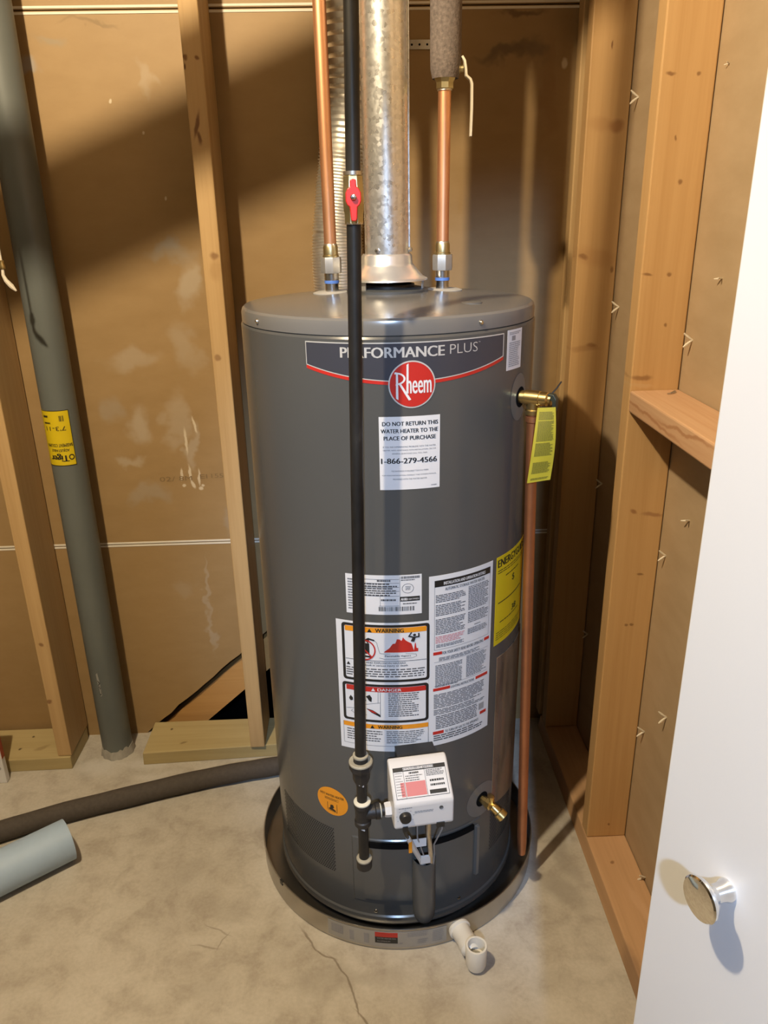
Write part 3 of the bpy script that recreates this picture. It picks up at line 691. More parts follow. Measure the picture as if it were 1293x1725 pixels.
IS = MB().sheet(C0, .0518, .1835, .4470, .7920, 16).build('instruction_label', M['paper'], WH, label='tall white instruction label full of small print')
uS = lambda a: .0518 + .1317 * a
vS = lambda b: .7920 - .3450 * b
bk = MB()
for i in range(8): bk.quad(C0, uS(.075 + .87*i/8), uS(.075 + .87*(i+1)/8), vS(.062), vS(.026), .0006)
bk.build('black_strip', M['black'], IS, smooth=None)
tw = MB(); put_text(tw, 'INSTALLATION AND OPERATION DETAILS', C0, uS(.20), uS(.85), vS(.054), vS(.037), .0009, .01); tw.build('white_lettering', M['paper'], IS, smooth=None, kind='stuff')
tx = MB()
def S(s_, a0, a1, b0, b1, bo=.01): put_text(tx, s_, C0, uS(a0), uS(a1), vS(b1), vS(b0), .0008, bo)
S('AUTOMATIC STORAGE WATER HEATER', .22, .84, .070, .086); S('FOR YOUR SAFETY READ BEFORE OPERATING', .19, .85, .430, .447); S('LIGHTING INSTRUCTIONS', .32, .70, .645, .660); S('TO TURN OFF GAS TO THE APPLIANCE', .24, .80, .913, .929)
def PL(a0, a1, b0, b1, n, sd, fill=.5): put_lines(tx, C0, uS(a0), uS(a1), vS(b1), vS(b0), n, .0006, fill, seed=sd)
PL(.09, .53, .105, .150, 5, 41); PL(.09, .53, .160, .225, 7, 42); PL(.09, .53, .240, .330, 10, 43); PL(.10, .52, .385, .405, 3, 44)
PL(.57, .93, .095, .230, 15, 45); PL(.57, .93, .240, .305, 7, 46); PL(.57, .92, .335, .370, 4, 47); PL(.68, .80, .318, .328, 1, 47)
PL(.14, .88, .463, .485, 3, 48); PL(.09, .50, .505, .640, 15, 49); PL(.56, .92, .495, .625, 15, 50)
PL(.07, .90, .680, .770, 10, 51); PL(.07, .92, .775, .810, 4, 52); PL(.10, .78, .815, .900, 8, 53); PL(.07, .92, .935, .975, 3, 54)
for a, b0, b1 in ((.073, .026, .415), (.945, .026, .415)): tx.quad(C0, uS(a), uS(a + .004), vS(b1), vS(b0), .0006)
for b in (.4145, .487, .6300):
    for i in range(8): tx.quad(C0, uS(.073 + .872*i/8), uS(.073 + .872*(i+1)/8), vS(b + .0015), vS(b), .0006)
tx.build('small_print', M['ink'], IS, smooth=None, kind='stuff')
for a0, a1, b0, b1 in ((.06, .185, .428, .445), (.87, .965, .428, .445), (.06, .31, .643, .660), (.73, .955, .643, .660), (.06, .22, .911, .930), (.83, .95, .880, .898)): 
    MB().sheet(C0, uS(a0), uS(a1), vS(b1), vS(b0), 3, 1, 0, .0006).build('red_bar', M['red'], IS, smooth=None)
rd = MB(); put_lines(rd, C0, uS(.09), uS(.52), vS(.380), vS(.338), 5, .0006, .5, seed=55); rd.build('red_print', M['redink'], IS, smooth=None, kind='stuff')
gp = MB(); gp.quad(C0, uS(.80), uS(.90), vS(.865), vS(.825), .0008); gp.build('valve_picture', M['inklight'], IS, smooth=None)

# ---- yellow energy label, clear pouch, orange sticker
EN = MB().sheet(C0, .1943, .3200, .6140, .7925, 16).build('energy_label', M['yellow'], WH, label='yellow energy label')
tx = MB(); put_text(tx, 'ENERGYGUIDE', C0, .1985, .316, .7715, .7865, .0007, .03)
put_text(tx, '$', C0, .251, .261, .726, .741, .0008); tx.sheet(C0, .203, .300, .6985, .7003, 8, 1, 0, .0007); put_text(tx, '38', C0, .255, .275, .664, .676, .0007, .02)
put_lines(tx, C0, .199, .312, .757, .766, 2, .0006, .35, seed=61); put_lines(tx, C0, .225, .300, .745, .750, 1, .0006, .4, seed=62); put_lines(tx, C0, .21, .30, .655, .660, 1, .0006, .4, seed=63)
put_lines(tx, C0, .199, .312, .622, .640, 4, .0006, .3, seed=64); tx.build('lettering', M['black'], EN, smooth=None, kind='stuff')
MB().band(cmap(HR), [.205 + .145*i/12 for i in range(13)], lambda u: .2420 - (u - .205) * .25, lambda u: .585, .0004, .0016).build('document_pouch', M['pouch'], WH, label='clear plastic document pouch')
OS = disc(MB(), C0, -.1385, .3035, .0345, .0325, .0005).build('orange_sticker', M['orange'], WH, smooth=None, label='round orange sticker')
tx = MB(); put_text(tx, 'HOT WATER HEATER', C0, -.165, -.112, .3145, .3200, .0009, .01); put_lines(tx, C0, -.155, -.122, .305, .311, 3, .0008, .4, seed=71)
ou = lambda a: -.1385 + a * .001
oz = lambda b: .3035 + b * .001
for p in (((-11, -4), (-10, -4), (-10, -22), (-11, -22)), ((10, -4), (11, -4), (11, -24), (10, -24)), ((-10, -22), (11, -24), (11, -25), (-10, -23)), ((-4, -9), (2, -8), (4, -14), (0, -18), (-5, -16)), ((-9, -19), (-3, -15), (8, -20), (7, -23), (-6, -21))):
    tx.flat(C0, [(ou(a), oz(b)) for a, b in p], .0008)
tx.build('lettering', M['black'], OS, smooth=None, kind='stuff')

# ---- air intake perforations (too small to count) on both flanks
def perf(u0, u1, z0, z1, nu, nz, name, sk=0.0):
    p = MB()
    for i in range(nu):
        for j in range(nz):
            u = u0 + (u1-u0)*(i + .5*(j % 2))/nu; z = z0 + (z1-z0)*j/nz; s_ = (u1-u0)/nu*.40
            p.flat(C0, [(u-s_, z), (u, z-s_*.85), (u+s_, z), (u, z+s_*.85)], .00045)
    return p.build(name, M['dark'], WH, smooth=None, kind='stuff')
perf(-.300, -.137, .128, .240, 34, 24, 'perforated_grille')
perf(.205, .300, .128, .240, 20, 24, 'perforated_grille')

# ---- burner access panel, dark strip for the shaded gap above it, screws
def embossed(u0, u1, z0, z1, h, e, name, mat, par):
    mb = MB(); nu = 16; us_ = [u0] + [u0 + e + (u1 - u0 - 2*e)*i/nu for i in range(nu+1)] + [u1]; zs = [z0, z0 + e, z1 - e, z1]
    vs_ = []
    for i, u in enumerate(us_):
        for j, z in enumerate(zs):
            vs_.append(C0(u, z, h if 0 < i < len(us_)-1 and 0 < j < 3 else -.0005))
    fs = [(i*4+j, (i+1)*4+j, (i+1)*4+j+1, i*4+j+1) for i in range(len(us_)-1) for j in range(3)]
    return mb.add(vs_, fs).build(name, M[mat], par, smooth=20)
AP = embossed(-.100, .172, .072, .236, .0022, .003, 'access_panel', 'jacket', WH)
embossed(-.077, .150, .084, .222, .0060, .002, 'raised_cover', 'jacket', AP)
MB().sheet(C0, -.066, .150, .2180, .2300, 14, 1, 0, .0068).build('shade_gap_strip', M['dark'], AP)  # flat dark sheet painting the shade in the panel's top gap
embossed(.155, .1655, .095, .222, .0080, .002, 'reflection_rib', 'lid_edge', AP)  # raised paler rib stands in for the wooden stud's reflection
for u, z in ((-.054, .050), (.12, .052)):
    d = Vector(C0(u, z, 1)) - Vector(C0(u, z, 0))
    MB().lathe([(0, .003), (.0035, .002), (.004, 0), (0, -.001)], C0(u, z, .0004), d, 12).build('screw', M['steel'], AP)

# ---- gas control valve
th = R_(7.3); ve = Vector((math.sin(th), -math.cos(th), 0)); vt = Vector((math.cos(th), math.sin(th), 0)); VO = Vector((HX, HY, 0))
vm = lambda u, d, z: tuple(VO + vt * u + ve * d + Vector((0, 0, z)))
prof = [(.285, .3545), (.352, .3545), (.3575, .360), (.3580, .408), (.3545, .4135), (.300, .4530), (.295, .4545), (.285, .4545)]
GV = MB().prism(prof, lambda d, z: vm(-.0635, d, z), lambda d, z: vm(.0425, d, z)).build('gas_valve', M['white_plastic'], WH, smooth=30, bevel=.004, bseg=3, label='white gas control valve with dial')
MB().box(-.045, .025, .262, .286, .370, .4600, vm).build('mounting_block', M['black_rubber'], GV, smooth=None)
sm = lambda u, s_, h: vm(u, .3545 - .0545 * s_ + h * .587, .4135 + .0395 * s_ + h * .81)
LB = MB().sheet(sm, -.0580, .0370, .06, .88, 4, 1, 0, .0003).build('status_label', M['paper'], GV)
tx = MB()
tx.quad(sm, -.0575, .0365, .76, .87, .0006)
for a, b, c, d in ((-.0575, -.0567, .07, .87), (.0357, .0365, .07, .87), (-.0575, .0365, .07, .085), (-.0400, -.0394, .08, .76), (-.0022, -.0016, .10, .76)): tx.quad(sm, a, b, c, d, .0006)
put_lines(tx, sm, .0005, .034, .57, .74, 5, .0006, .5, seed=81); put_lines(tx, sm, .005, .031, .27, .50, 2, .0006, .45, seed=82); tx.quad(sm, .002, .032, .12, .22, .0006)
put_lines(tx, sm, -.037, -.006, .48, .65, 3, .0006, .35, seed=83); put_lines(tx, sm, -.030, -.012, .66, .74, 1, .0006, .6, seed=85); put_lines(tx, sm, -.055, -.042, .12, .74, 9, .0006, .2, seed=84)
tx.build('black_print', M['black'], LB, smooth=None, kind='stuff')
for q in ((-.0385, -.003), (-.0475, -.0405)): MB().quad(sm, *q, .12, .48, .0005).build('red_block', M['redink'], LB, smooth=None)
tw = MB(); put_text(tw, 'STATUS LIGHT CODE', sm, -.0385, .014, .785, .850, .0010, .01); tw.build('white_lettering', M['paper'], LB, smooth=None, kind='stuff')
DI = MB().lathe([(0, .0085), (.0085, .0085), (.0098, .0070), (.0108, 0), (0, 0)], vm(-.0445, .3578, .3845), ve, 32).build('dial', M['black_rubber'], GV)
tx = MB(); fm = lambda u, v, h: vm(u, .3580 + h, v)
for k in range(9):
    t = R_(-160 + 40*k); cu_, cz_ = -.0445 + .0150*math.sin(t), .3845 + .0150*math.cos(t); tx.quad(fm, cu_-.0012, cu_+.0012, cz_-.0005, cz_+.0005, .0004)
put_lines(tx, fm, -.056, -.032, .4015, .4045, 1, .0004, .6, seed=91); put_lines(tx, fm, -.028, .006, .389, .3945, 2, .0004, .5, seed=92)
tx.build('dial_marks', M['inklight'], GV, smooth=None, kind='stuff')
MB().lathe([(.0022, .0012), (.0036, .0012), (.0036, 0), (0, 0), (0, .0002), (.0022, .0002)], vm(.0193, .3578, .3955), ve, 20).build('status_light', M['shroud'], GV)
for u0, u1 in ((-.0490, -.0400), (.0115, .0255)):
    MB().box(u0, u1, .345, .3595, .3525, .3625, vm).build('socket', M['black_rubber'], GV, smooth=None)
MB().lathe([(.0135, 0), (.0135, .007), (.0125, .012), (0, .012), (0, 0)], vm(-.0625, .318, .3690), -vt, 6).build('inlet_boss', M['white_plastic'], GV, smooth=None)
# wiring below the valve and the plastic shroud that takes it in
t2 = R_(8.7); se = Vector((math.sin(t2), -math.cos(t2), 0)); so = VO + se * .2745
SH = MB().lathe([(0, .0415), (.010, .0425), (.0165, .0475), (.0208, .058), (.0226, .078), (.0226, .2030), (.0208, .2030), (.0205, .085), (0, .080)], so, seg=40).build('wire_shroud', M['shroud'], WH, smooth=40)
MB().lathe([(0, .1900), (.0206, .1900)], so, seg=32).build('dark_inside', M['dark'], SH)
zlow = .192
MB().sweep([vm(-.0445, .352, .354), vm(-.0430, .350, .340), vm(-.036, .335, .315)], .0032, 8).build('cable', M['black_rubber'], GV)
PLG = MB().sweep([vm(-.036, .336, .316), vm(-.028, .326, .290), vm(-.015, .308, .250), vm(-.004, .292, .215), vm(.002, .286, zlow)], [.0042, .0055, .0052, .0046, .004], 8).build('plug_lead', M['white_plastic'], GV)
MB().box(-.0345, -.0285, .3315, .3365, .280, .305, vm).build('orange_mark', M['orange'], PLG, smooth=None)
MB().box(-.026, .002, .3165, .3172, .272, .291, vm).build('paper_flag', M['paper'], GV, smooth=None)
MB().sweep([vm(-.018, .33, .356), vm(-.016, .322, .30), vm(.0, .300, .235), vm(.006, .288, zlow)], .0014, 6).build('thin_wire', M['inklight'], GV)
MB().sweep([vm(.004, .325, .356), vm(.006, .318, .300), vm(.014, .300, .235), vm(.018, .286, zlow)], .0046, 10).build('burner_tube', M['solder'], GV)
MB().sweep([vm(.0235, .350, .354), vm(.024, .346, .335), vm(.019, .334, .305), vm(.017, .314, .270), vm(.021, .300, .235), vm(.022, .288, zlow)], .0016, 6).build('thin_wire', M['inklight'], GV)
MB().box(-.006, .014, .2975, .3015, .212, .232, vm).build('wire_clip', M['white_plastic'], GV, smooth=None, bevel=.002)

# ---- drain valve
t3 = R_(38.6); de = Vector((math.sin(t3), -math.cos(t3), 0)); dt = Vector((math.cos(t3), math.sin(t3), 0)); dO = VO + Vector((0, 0, .2760))
disc(MB(), C0, t3 * HR, .2760, .0400, .0390, .0006).build('drain_escutcheon', M['lid_edge'], WH, smooth=None)
disc(MB(), C0, t3 * HR, .2760, .0160, .0165, .0010).build('drain_hole', M['dark'], WH, smooth=None)
dd = lambda r, a, z: dO + de * r + dt * a + Vector((0, 0, z))
DV = MB().lathe([(0, .250), (.0085, .250), (.0085, .272), (.0110, .274), (.0110, .284), (.0080, .286), (.0080, .296), (0, .296)], dO, de, 8).build('drain_valve', M['brass'], WH, label='small brass drain valve')
ax = (de * .75 + Vector((0, 0, -.55)) + dt * .25).normalized()
MB().lathe([(0, -.004), (.0085, -.004), (.0090, .010), (.0118, .012), (.0118, .024), (.0100, .025), (.0085, .0245), (.0030, .0235), (0, .0235)], dd(.292, 0, -.001), ax, 24).build('hose_outlet', M['brass'], DV)
MB().lathe([(0, 0), (.0045, 0), (.0045, .010), (.0060, .011), (.0060, .016), (0, .017)], dd(.284, 0, .006), (0, 0, 1), 12).build('stem', M['brass'], DV)

# ---- temperature and pressure relief valve
t4 = R_(55.4); te = Vector((math.sin(t4), -math.cos(t4), 0)); tt = Vector((math.cos(t4), math.sin(t4), 0)); tO = VO + Vector((0, 0, 1.0695))
disc(MB(), C0, t4 * HR - .006, 1.0700, .0280, .0400, .0006).build('relief_escutcheon', M['lid_edge'], WH, smooth=None)
disc(MB(), C0, t4 * HR, 1.0690, .0170, .0175, .0010).build('relief_hole', M['dark'], WH, smooth=None)
td = lambda r, a, z: tO + te * r + tt * a + Vector((0, 0, z))
TP = MB().lathe([(0, .252), (.0112, .252), (.0112, .2695), (.0128, .2705), (.0128, .2950), (.0118, .2960), (.0118, .3080), (.0090, .3110), (.0090, .3150), (0, .3150)], tO, te, 28).build('relief_valve', M['brass'], WH, label='brass pressure relief valve')
MB().lathe([(0, .004), (.0110, .004), (.0110, -.018), (.0132, -.020), (.0132, -.027), (0, -.027)], td(.2835, 0, 0), (0, 0, 1), 28).build('outlet', M['brass'], TP)
lm = lambda a, b, c: tuple(td(.316, 0, 0) + te * a + tt * b + Vector((0, 0, c)))
MB().prism([(-.006, .011), (.004, .010), (.009, .002), (.008, -.018), (.003, -.019), (.002, -.002), (-.006, .006)], lambda a, c: lm(a, -.006, c), lambda a, c: lm(a, .006, c)).build('test_lever', M['lever'], TP, smooth=None, bevel=.001)
MB().sweep([td(.312, .004, .008), td(.318, .012, .017), td(.322, .022, .027)], .0013, 6).build('lever_wire', M['black_rubber'], TP)

# ================================================================== PIPES AROUND THE HEATER
# discharge pipe
tp = Vector(td(.2835, 0, -.0255)); dp = thing('discharge_pipe', (.3173, 1.263, .085), 'thin copper discharge pipe running down the right side of the heater', 'pipe')
MB().sweep([tuple(tp), (.3165, 1.2628, .112), (.3173, 1.263, .082)], [.0098, .0098, .0080], 20).build('tube', M['copper_dull'], dp)
v0 = tp; v1 = Vector((.3165, 1.2628, .112)); dv = (v1 - v0).normalized()
MB().lathe([(.0098, .004), (.0118, .005), (.0118, .014), (.0098, .016)], v0, dv, 20).build('coupling', M['copper_dull'], dp)
# yellow instruction tag hanging from the relief valve lever
a0_ = td(.3205, 0, -.014)
TG = thing('relief_valve_tag', tuple(a0_), 'yellow printed tag hanging from the brass relief valve', 'tag')
def tagmap(u, v, h):
    # u 0..1 across, v 0..1 downwards
    wv_ = .0020 * math.sin(v * 4.2) + .003 * math.sin(u * 2.2 + v * 2)
    tl = Vector((.2925, 1.2315, 1.0585)); tr = Vector((.3205, 1.2260, 1.0605)); bl = Vector((.2818, 1.2340, .9275)); br = Vector((.3205, 1.2280, .9335))
    p = tl.lerp(tr, u).lerp(bl.lerp(br, u), v) + Vector((.0035 * math.sin(v * math.pi) * u, 0, 0))
    return tuple(p + Vector((-.1, -1, .1)).normalized() * (h + wv_))
g = MB(); vs_ = []
nu, nv = 6, 14
for j in range(nv + 1):
    for i in range(nu + 1):
        vs_.append(tagmap(i / nu, j / nv, 0))
for j in range(nv + 1):
    for i in range(nu + 1):
        vs_.append(tagmap(i / nu, j / nv, .0006))
fs = []; N1 = (nu + 1) * (nv + 1)
for j in range(nv):
    for i in range(nu):
        a = j*(nu+1)+i; fs.append((a, a+1, a+nu+2, a+nu+1)); fs.append((N1+a, N1+a+nu+1, N1+a+nu+2, N1+a+1))
g.add(vs_, fs).build('tag_sheet', M['yellow_tag'], TG)
tx = MB(); tgm = lambda u, v, h: tagmap(u, 1 - v, h)
for a, b, n_, sd in ((.84, .95, 7, 1), (.56, .83, 18, 2), (.36, .54, 13, 3), (.12, .28, 11, 5), (.03, .06, 2, 6)): put_lines(tx, tgm, .12, .90, a, b, n_, .0010, .66, seed=100 + sd, ragged=.2)
tx.build('tag_print', M['olive'], TG, smooth=None, kind='stuff')

# flue pipe
VP = thing('flue_pipe', (HX + .001, HY, 1.276), 'wide galvanised steel flue pipe rising from the draft hood', 'pipe')
MB().lathe([(.0385, 1.278), (.0385, 2.49), (.0378, 2.49), (.0378, 1.278)], (HX + .001, HY, 0), seg=64, closed=True).build('pipe_wall', M['galv'], VP)
MB().box(HX + .0360, HX + .0405, HY - .012, HY - .002, 1.30, 2.49).build('lock_seam', M['galv'], VP, smooth=None, bevel=.001)
for th_ in (-28, 75):
    t = R_(th_); d = Vector((math.sin(t), -math.cos(t), 0)); MB().lathe([(0, .006), (.003, .0055), (.0045, .002), (.0045, -.001), (0, -.001)], Vector((HX + .001, HY, 1.3015)) + d * .0385, d, 6).build('screw', M['steel'], VP)

# copper water pipes with dielectric unions
def water_pipe(x, y, ztop, xt, name, label):
    r = thing(name, (x, y, 1.262), label, 'pipe')
    MB().lathe([(.0128, 1.2635), (.0178, 1.2640), (.0185, 1.2665), (.0185, 1.2880), (.0178, 1.2905), (.0110, 1.2905), (.0110, 1.2675), (.0128, 1.2675)], (x, y, 0), seg=8, closed=True, twist=.2).build('union_nut', M['nut'], r, smooth=20)
    MB().lathe([(.0112, 1.2900), (.0142, 1.2905), (.0142, 1.2935), (.0128, 1.2945), (.0128, 1.3075), (.0118, 1.3100), (.0095, 1.3100), (.0095, 1.2900)], (x, y, 0), seg=28, closed=True).build('sweat_coupling', M['brass_old'], r)
    MB().sweep([(x, y, 1.300), (x, y, 1.33), (xt, y, ztop)], .0110 * .98, 24).build('tube', M['copper'], r)
    MB().lathe([(.0107, 1.3095), (.0118, 1.3098), (.0112, 1.3125), (.0107, 1.3130)], (x, y, 0), seg=24).build('solder_ring', M['solder'], r)
    return r
water_pipe(-.041, 1.430, 2.49, -.047, 'copper_water_pipe', 'long bright copper water pipe left of the flue, rising out of view')
rp = water_pipe(.157, 1.440, 1.566, .1585, 'copper_water_pipe', 'short copper water pipe right of the flue, ending under grey foam')
px, py = .1585, 1.440
MB().lathe([(.0108, 1.5475), (.0125, 1.548), (.0122, 1.552), (.0108, 1.553)], (px, py, 0), seg=24).build('solder_ring', M['solder'], rp)
# ball valve under the insulation
BV = thing('water_shutoff_valve', (px, py, 1.548), 'brass water shutoff valve with cream lever below grey foam', 'valve')
MB().lathe([(.0112, 1.5505), (.0150, 1.551), (.0150, 1.560), (.0185, 1.566), (.0185, 1.592), (.0150, 1.598), (.0150, 1.606), (.0112, 1.607)], (px, py, 0), seg=8, twist=.3, closed=True).build('body', M['brass_old'], BV, smooth=25)
MB().lathe([(0, 0), (.008, 0), (.008, .012), (.0055, .013), (.0055, .018), (0, .018)], (px + .012, py - .004, 1.579), (1, -.1, 0), 12).build('stem', M['brass_old'], BV)
LV = MB()
pth = [(.1855, 1.434, 1.597), (.1895, 1.432, 1.590), (.1915, 1.431, 1.578), (.1925, 1.430, 1.568), (.1995, 1.430, 1.5625), (.2020, 1.430, 1.556), (.2025, 1.430, 1.520), (.2015, 1.430, 1.478)]
wds = [.004, .006, .0075, .0060, .0060, .0060, .0062, .0052]
vs_ = []
for i, p in enumerate(pth):
    a = Vector(pth[max(i-1, 0)]); b = Vector(pth[min(i+1, len(pth)-1)]); t = (b - a).normalized(); nn = Vector((t.z, 0, -t.x)).normalized()
    for q, k in ((-1, -1), (1, -1), (1, 1), (-1, 1)): vs_.append(tuple(Vector(p) + Vector((0, wds[i] * q, 0)) + nn * .0019 * k))
fs = [(i*4+k, i*4+(k+1) % 4, (i+1)*4+(k+1) % 4, (i+1)*4+k) for i in range(len(pth)-1) for k in range(4)] + [(0, 1, 2, 3), tuple(len(vs_) - 4 + k for k in (3, 2, 1, 0))]
LV.add(vs_, fs).build('lever', M['cream'], BV, bevel=.0008)
# foam insulation on the cold pipe
fi = MB().lathe([(.0192, 1.568), (.0215, 1.5655), (.0235, 1.5735), (.0250, 1.580), (.0255, 1.600), (.0258, 1.72), (.0252, 1.90), (.0255, 2.49), (.0192, 2.49)], (px + .001, py, 0), seg=36, closed=True).build('pipe_insulation', M['pipe_foam'])
tag(fi, 'grey foam insulation sleeve around the upper water pipe right of the flue', 'insulation')
# perforated hanger strap on the wall behind
stp = MB().box(.085, .235, 1.8375, 1.8385, 1.677, 1.6945).box(.085, .0865, 1.815, 1.8385, 1.677, 1.6945)
stp = stp.build('pipe_strap', M['steel'], None, smooth=None); tag(stp, 'galvanised punched strap on the wall behind the grey foam sleeve', 'strap')
for x in (.133, .149, .165, .195, .215):
    MB().lathe([(0, .0002), (.0022, .0002), (.0022, 0)], (x, 1.8374, 1.6857), (0, -1, 0), 12).build('hole', M['dark'], stp, smooth=None)

# foil flex duct behind the heater
path = []; rad = []
def dx(z):
    pts = [(0, -.036), (1.2, -.036), (1.32, -.034), (1.45, -.016), (1.62, .004), (1.8, .010), (2.6, .012)]
    for (a, b), (c, d) in zip(pts, pts[1:]):
        if z <= c: return b + (d - b) * (z - a) / (c - a)
    return .012
z = .12; k = 0
while z < 2.48:
    R0 = .0535 if z < 1.35 else max(.0490, .0535 - (z - 1.35) * .018)
    path.append((dx(z), 1.752 + .004 * math.sin(z * 9), z)); amp = 1.0 if z < 1.46 else 1.9
    rad.append(R0 + amp * (.0020 if k % 2 else -.0016) + .0012 * math.sin(z * 41))
    k += 1; z += .0030 if z < 1.46 else (.0030 + min(.0065, (z - 1.46) * .045))
fd = MB().sweep(path, rad, 28).build('flexible_duct', M['foil'], None, smooth=60); tag(fd, 'silver ribbed flexible foil duct behind the left copper pipe', 'duct')

# gas line
GX = lambda z: .0056 + (z - 1.6) * .0192
GY = 1.09
GP = thing('gas_pipe', (-.0158, GY, .238), 'black iron gas pipe dropping in front of the heater', 'pipe')
MB().sweep([(GX(1.408), GY, 1.408), (GX(2.49), GY, 2.49)], .0096, 24).build('tube', M['iron'], GP)
MB().sweep([(GX(.484), GY, .484), (GX(1.352), GY, 1.352)], .0096, 24).build('tube', M['iron'], GP)
gx = -.0158
MB().lathe([(0, .4905), (.0105, .4905), (.0125, .4875), (.0125, .4800), (.0190, .4790), (.0205, .4750), (.0205, .4640), (.0180, .4610), (.0150, .4600), (.0150, .4420), (.0125, .4340), (0, .4340)], (gx, GY, 0), seg=8).build('union', M['iron_fit'], GP, smooth=20)
MB().lathe([(.0096, .4895), (.0135, .4895), (.0135, .4925), (.0096, .4935)], (gx, GY, 0), seg=24, closed=True).build('sealant_ring', M['dope_dull'], GP)
MB().lathe([(.0128, .4785), (.0195, .4785), (.0208, .4765), (.0208, .4790), (.0190, .4805), (.0128, .4800)], (gx, GY, 0), seg=24, closed=True).build('sealant_ring', M['dope_dull'], GP)
MB().sweep([(gx, GY, .436), (gx, GY, .384)], .0092, 20).build('nipple', M['iron'], GP)
tee = MB().lathe([(0, .3905), (.0140, .3905), (.0150, .3885), (.0150, .3810), (.0135, .3790), (.0130, .3520), (.0148, .3500), (.0148, .3420), (.0135, .3400), (0, .3400)], (gx, GY, 0), seg=28)
bdir = Vector((vt.x, vt.y, 0)); bo = Vector((gx, GY, .3660))
tee.lathe([(0, 0), (.0125, 0), (.0130, .022), (.0148, .0235), (.0148, .031), (0, .031)], bo, bdir, 28)
tee.build('tee', M['iron_fit'], GP)
MB().lathe([(.0092, .3900), (.0150, .3895), (.0152, .3920), (.0120, .3940), (.0092, .3945)], (gx, GY, 0), seg=24, closed=True).build('sealant_ring', M['dope'], GP)
MB().lathe([(0, .029), (.0098, .029), (.0098, .052), (0, .052)], bo, bdir, 20).build('branch_nipple', M['iron_fit'], GP)
MB().lathe([(.0098, .030), (.0125, .030), (.0125, .033), (.0098, .034)], bo, bdir, 24, closed=True).build('sealant_ring', M['dope'], GP)
MB().lathe([(.0098, .043), (.0118, .043), (.0118, .047), (.0098, .047)], bo, bdir, 24, closed=True).build('sealant_ring', M['dope'], GP)
MB().sweep([(gx, GY, .342), (gx, GY, .258)], .0092, 20).build('drip_leg', M['iron'], GP)
MB().lathe([(.0092, .2600), (.0140, .2595), (.0142, .2625), (.0105, .2650), (.0092, .2650)], (gx, GY, 0), seg=24, closed=True).build('sealant_ring', M['dope_dull'], GP)
MB().lathe([(0, .2600), (.0138, .2600), (.0143, .2570), (.0140, .2420), (.0110, .2385), (0, .2380)], (gx, GY, 0), seg=24).build('cap', M['iron_fit'], GP)
for z, s_ in ((.437, .9), (.4355, -.6), (.3385, .5)):
    MB().sweep([(gx - .004 * s_, GY - .0095, z), (gx + .003, GY - .0100, z - .0045)], [.0028, .0012], 6).build('sealant_smear', M['paper'], GP)
# brass gas cock with red handle
bx = GX(1.38)
GB = MB().lathe([(0, 1.3475), (.0115, 1.3475), (.0130, 1.3490), (.0130, 1.3600), (.0140, 1.3640), (.0148, 1.3790), (.0140, 1.3930), (.0135, 1.3960), (.0135, 1.4060), (.0118, 1.4070), (.0118, 1.4115), (0, 1.4115)], (bx, GY, 0), seg=8, twist=math.pi/8).build('gas_cock', M['brass_old'], GP, smooth=20)
for za, zb_ in ((1.3475, 1.3505), (1.4075, 1.4120)):
    MB().lathe([(.0100, za), (.0122, za), (.0122, zb_), (.0100, zb_)], (bx, GY, 0), seg=24, closed=True).build('band', M['solder'], GB)
MB().lathe([(0, 0), (.0065, 0), (.0065, .0075), (0, .0075)], (bx, GY - .0125, 1.3800), (0, -1, 0), 16).build('stem', M['brass_old'], GB)
hp = [(-.0042, .0200), (-.0020, .0215), (.0020, .0215), (.0042, .0200), (.0042, .0125), (.0075, .0100), (.0100, .0050), (.0100, -.0050), (.0080, -.0095), (.0050, -.0120), (.0042, -.0260), (.0025, -.0290), (-.0025, -.0290), (-.0038, -.0265), (-.0050, -.0120), (-.0080, -.0095), (-.0100, -.0050), (-.0100, .0050), (-.0075, .0100), (-.0042, .0125)]
HD = MB().prism(hp, lambda a, b: (bx + a, GY - .0185, 1.3805 + b), lambda a, b: (bx + a, GY - .0245, 1.3805 + b)).build('handle', M['red_handle'], GB, smooth=None, bevel=.0012, label='red handle')
MB().lathe([(0, .0045), (.0030, .0040), (.0042, .0025), (.0042, 0), (0, 0)], (bx, GY - .0245, 1.3805), (0, -1, 0), 6).build('nut', M['steel'], HD, smooth=None)

# ================================================================== DRAIN PAN
PR = .3055
DP = thing('drain_pan', (HX + .002, HY, 0), 'round shallow aluminium drain pan under the water heater', 'drain pan')
MB().lathe([(0, .0005), (PR - .002, .0005), (PR, .003), (PR, .0510), (PR + .0016, .0525), (PR + .0012, .0548), (PR - .0012, .0548), (PR - .0014, .0520), (PR - .0012, .0035), (PR - .004, .0022), (0, .0022)], (HX + .002, HY, 0), seg=128).build('pan_body', M['pan'], DP, smooth=30)
def pmap(u, v, h=0.0):
    t = u / PR; return (HX + .002 + (PR + h) * math.sin(t), HY - (PR + h) * math.cos(t), v)
PS = MB().sheet(pmap, -.160, .083, .0085, .0492, 24, 1, .0001, .0005).build('pan_label', plain('clear_pan_label', (.40, .39, .37), .3, .2, .04), DP)
MB().sheet(pmap, -.0600, -.0152, .0350, .0468, 5, 1, 0, .0008).build('red_block', M['red'], PS)
MB().sheet(pmap, -.0600, -.0152, .0190, .0350, 5, 1, 0, .0008).build('dark_block', M['black'], PS)
tx = MB(); put_text(tx, 'WATER HEATER PAN', pmap, -.056, -.019, .0300, .0335, .0011); put_text(tx, 'ALUMINUM', pmap, -.056, -.030, .0225, .0260, .0011); tx.build('white_lettering', M['inklight'], PS, smooth=None, kind='stuff')
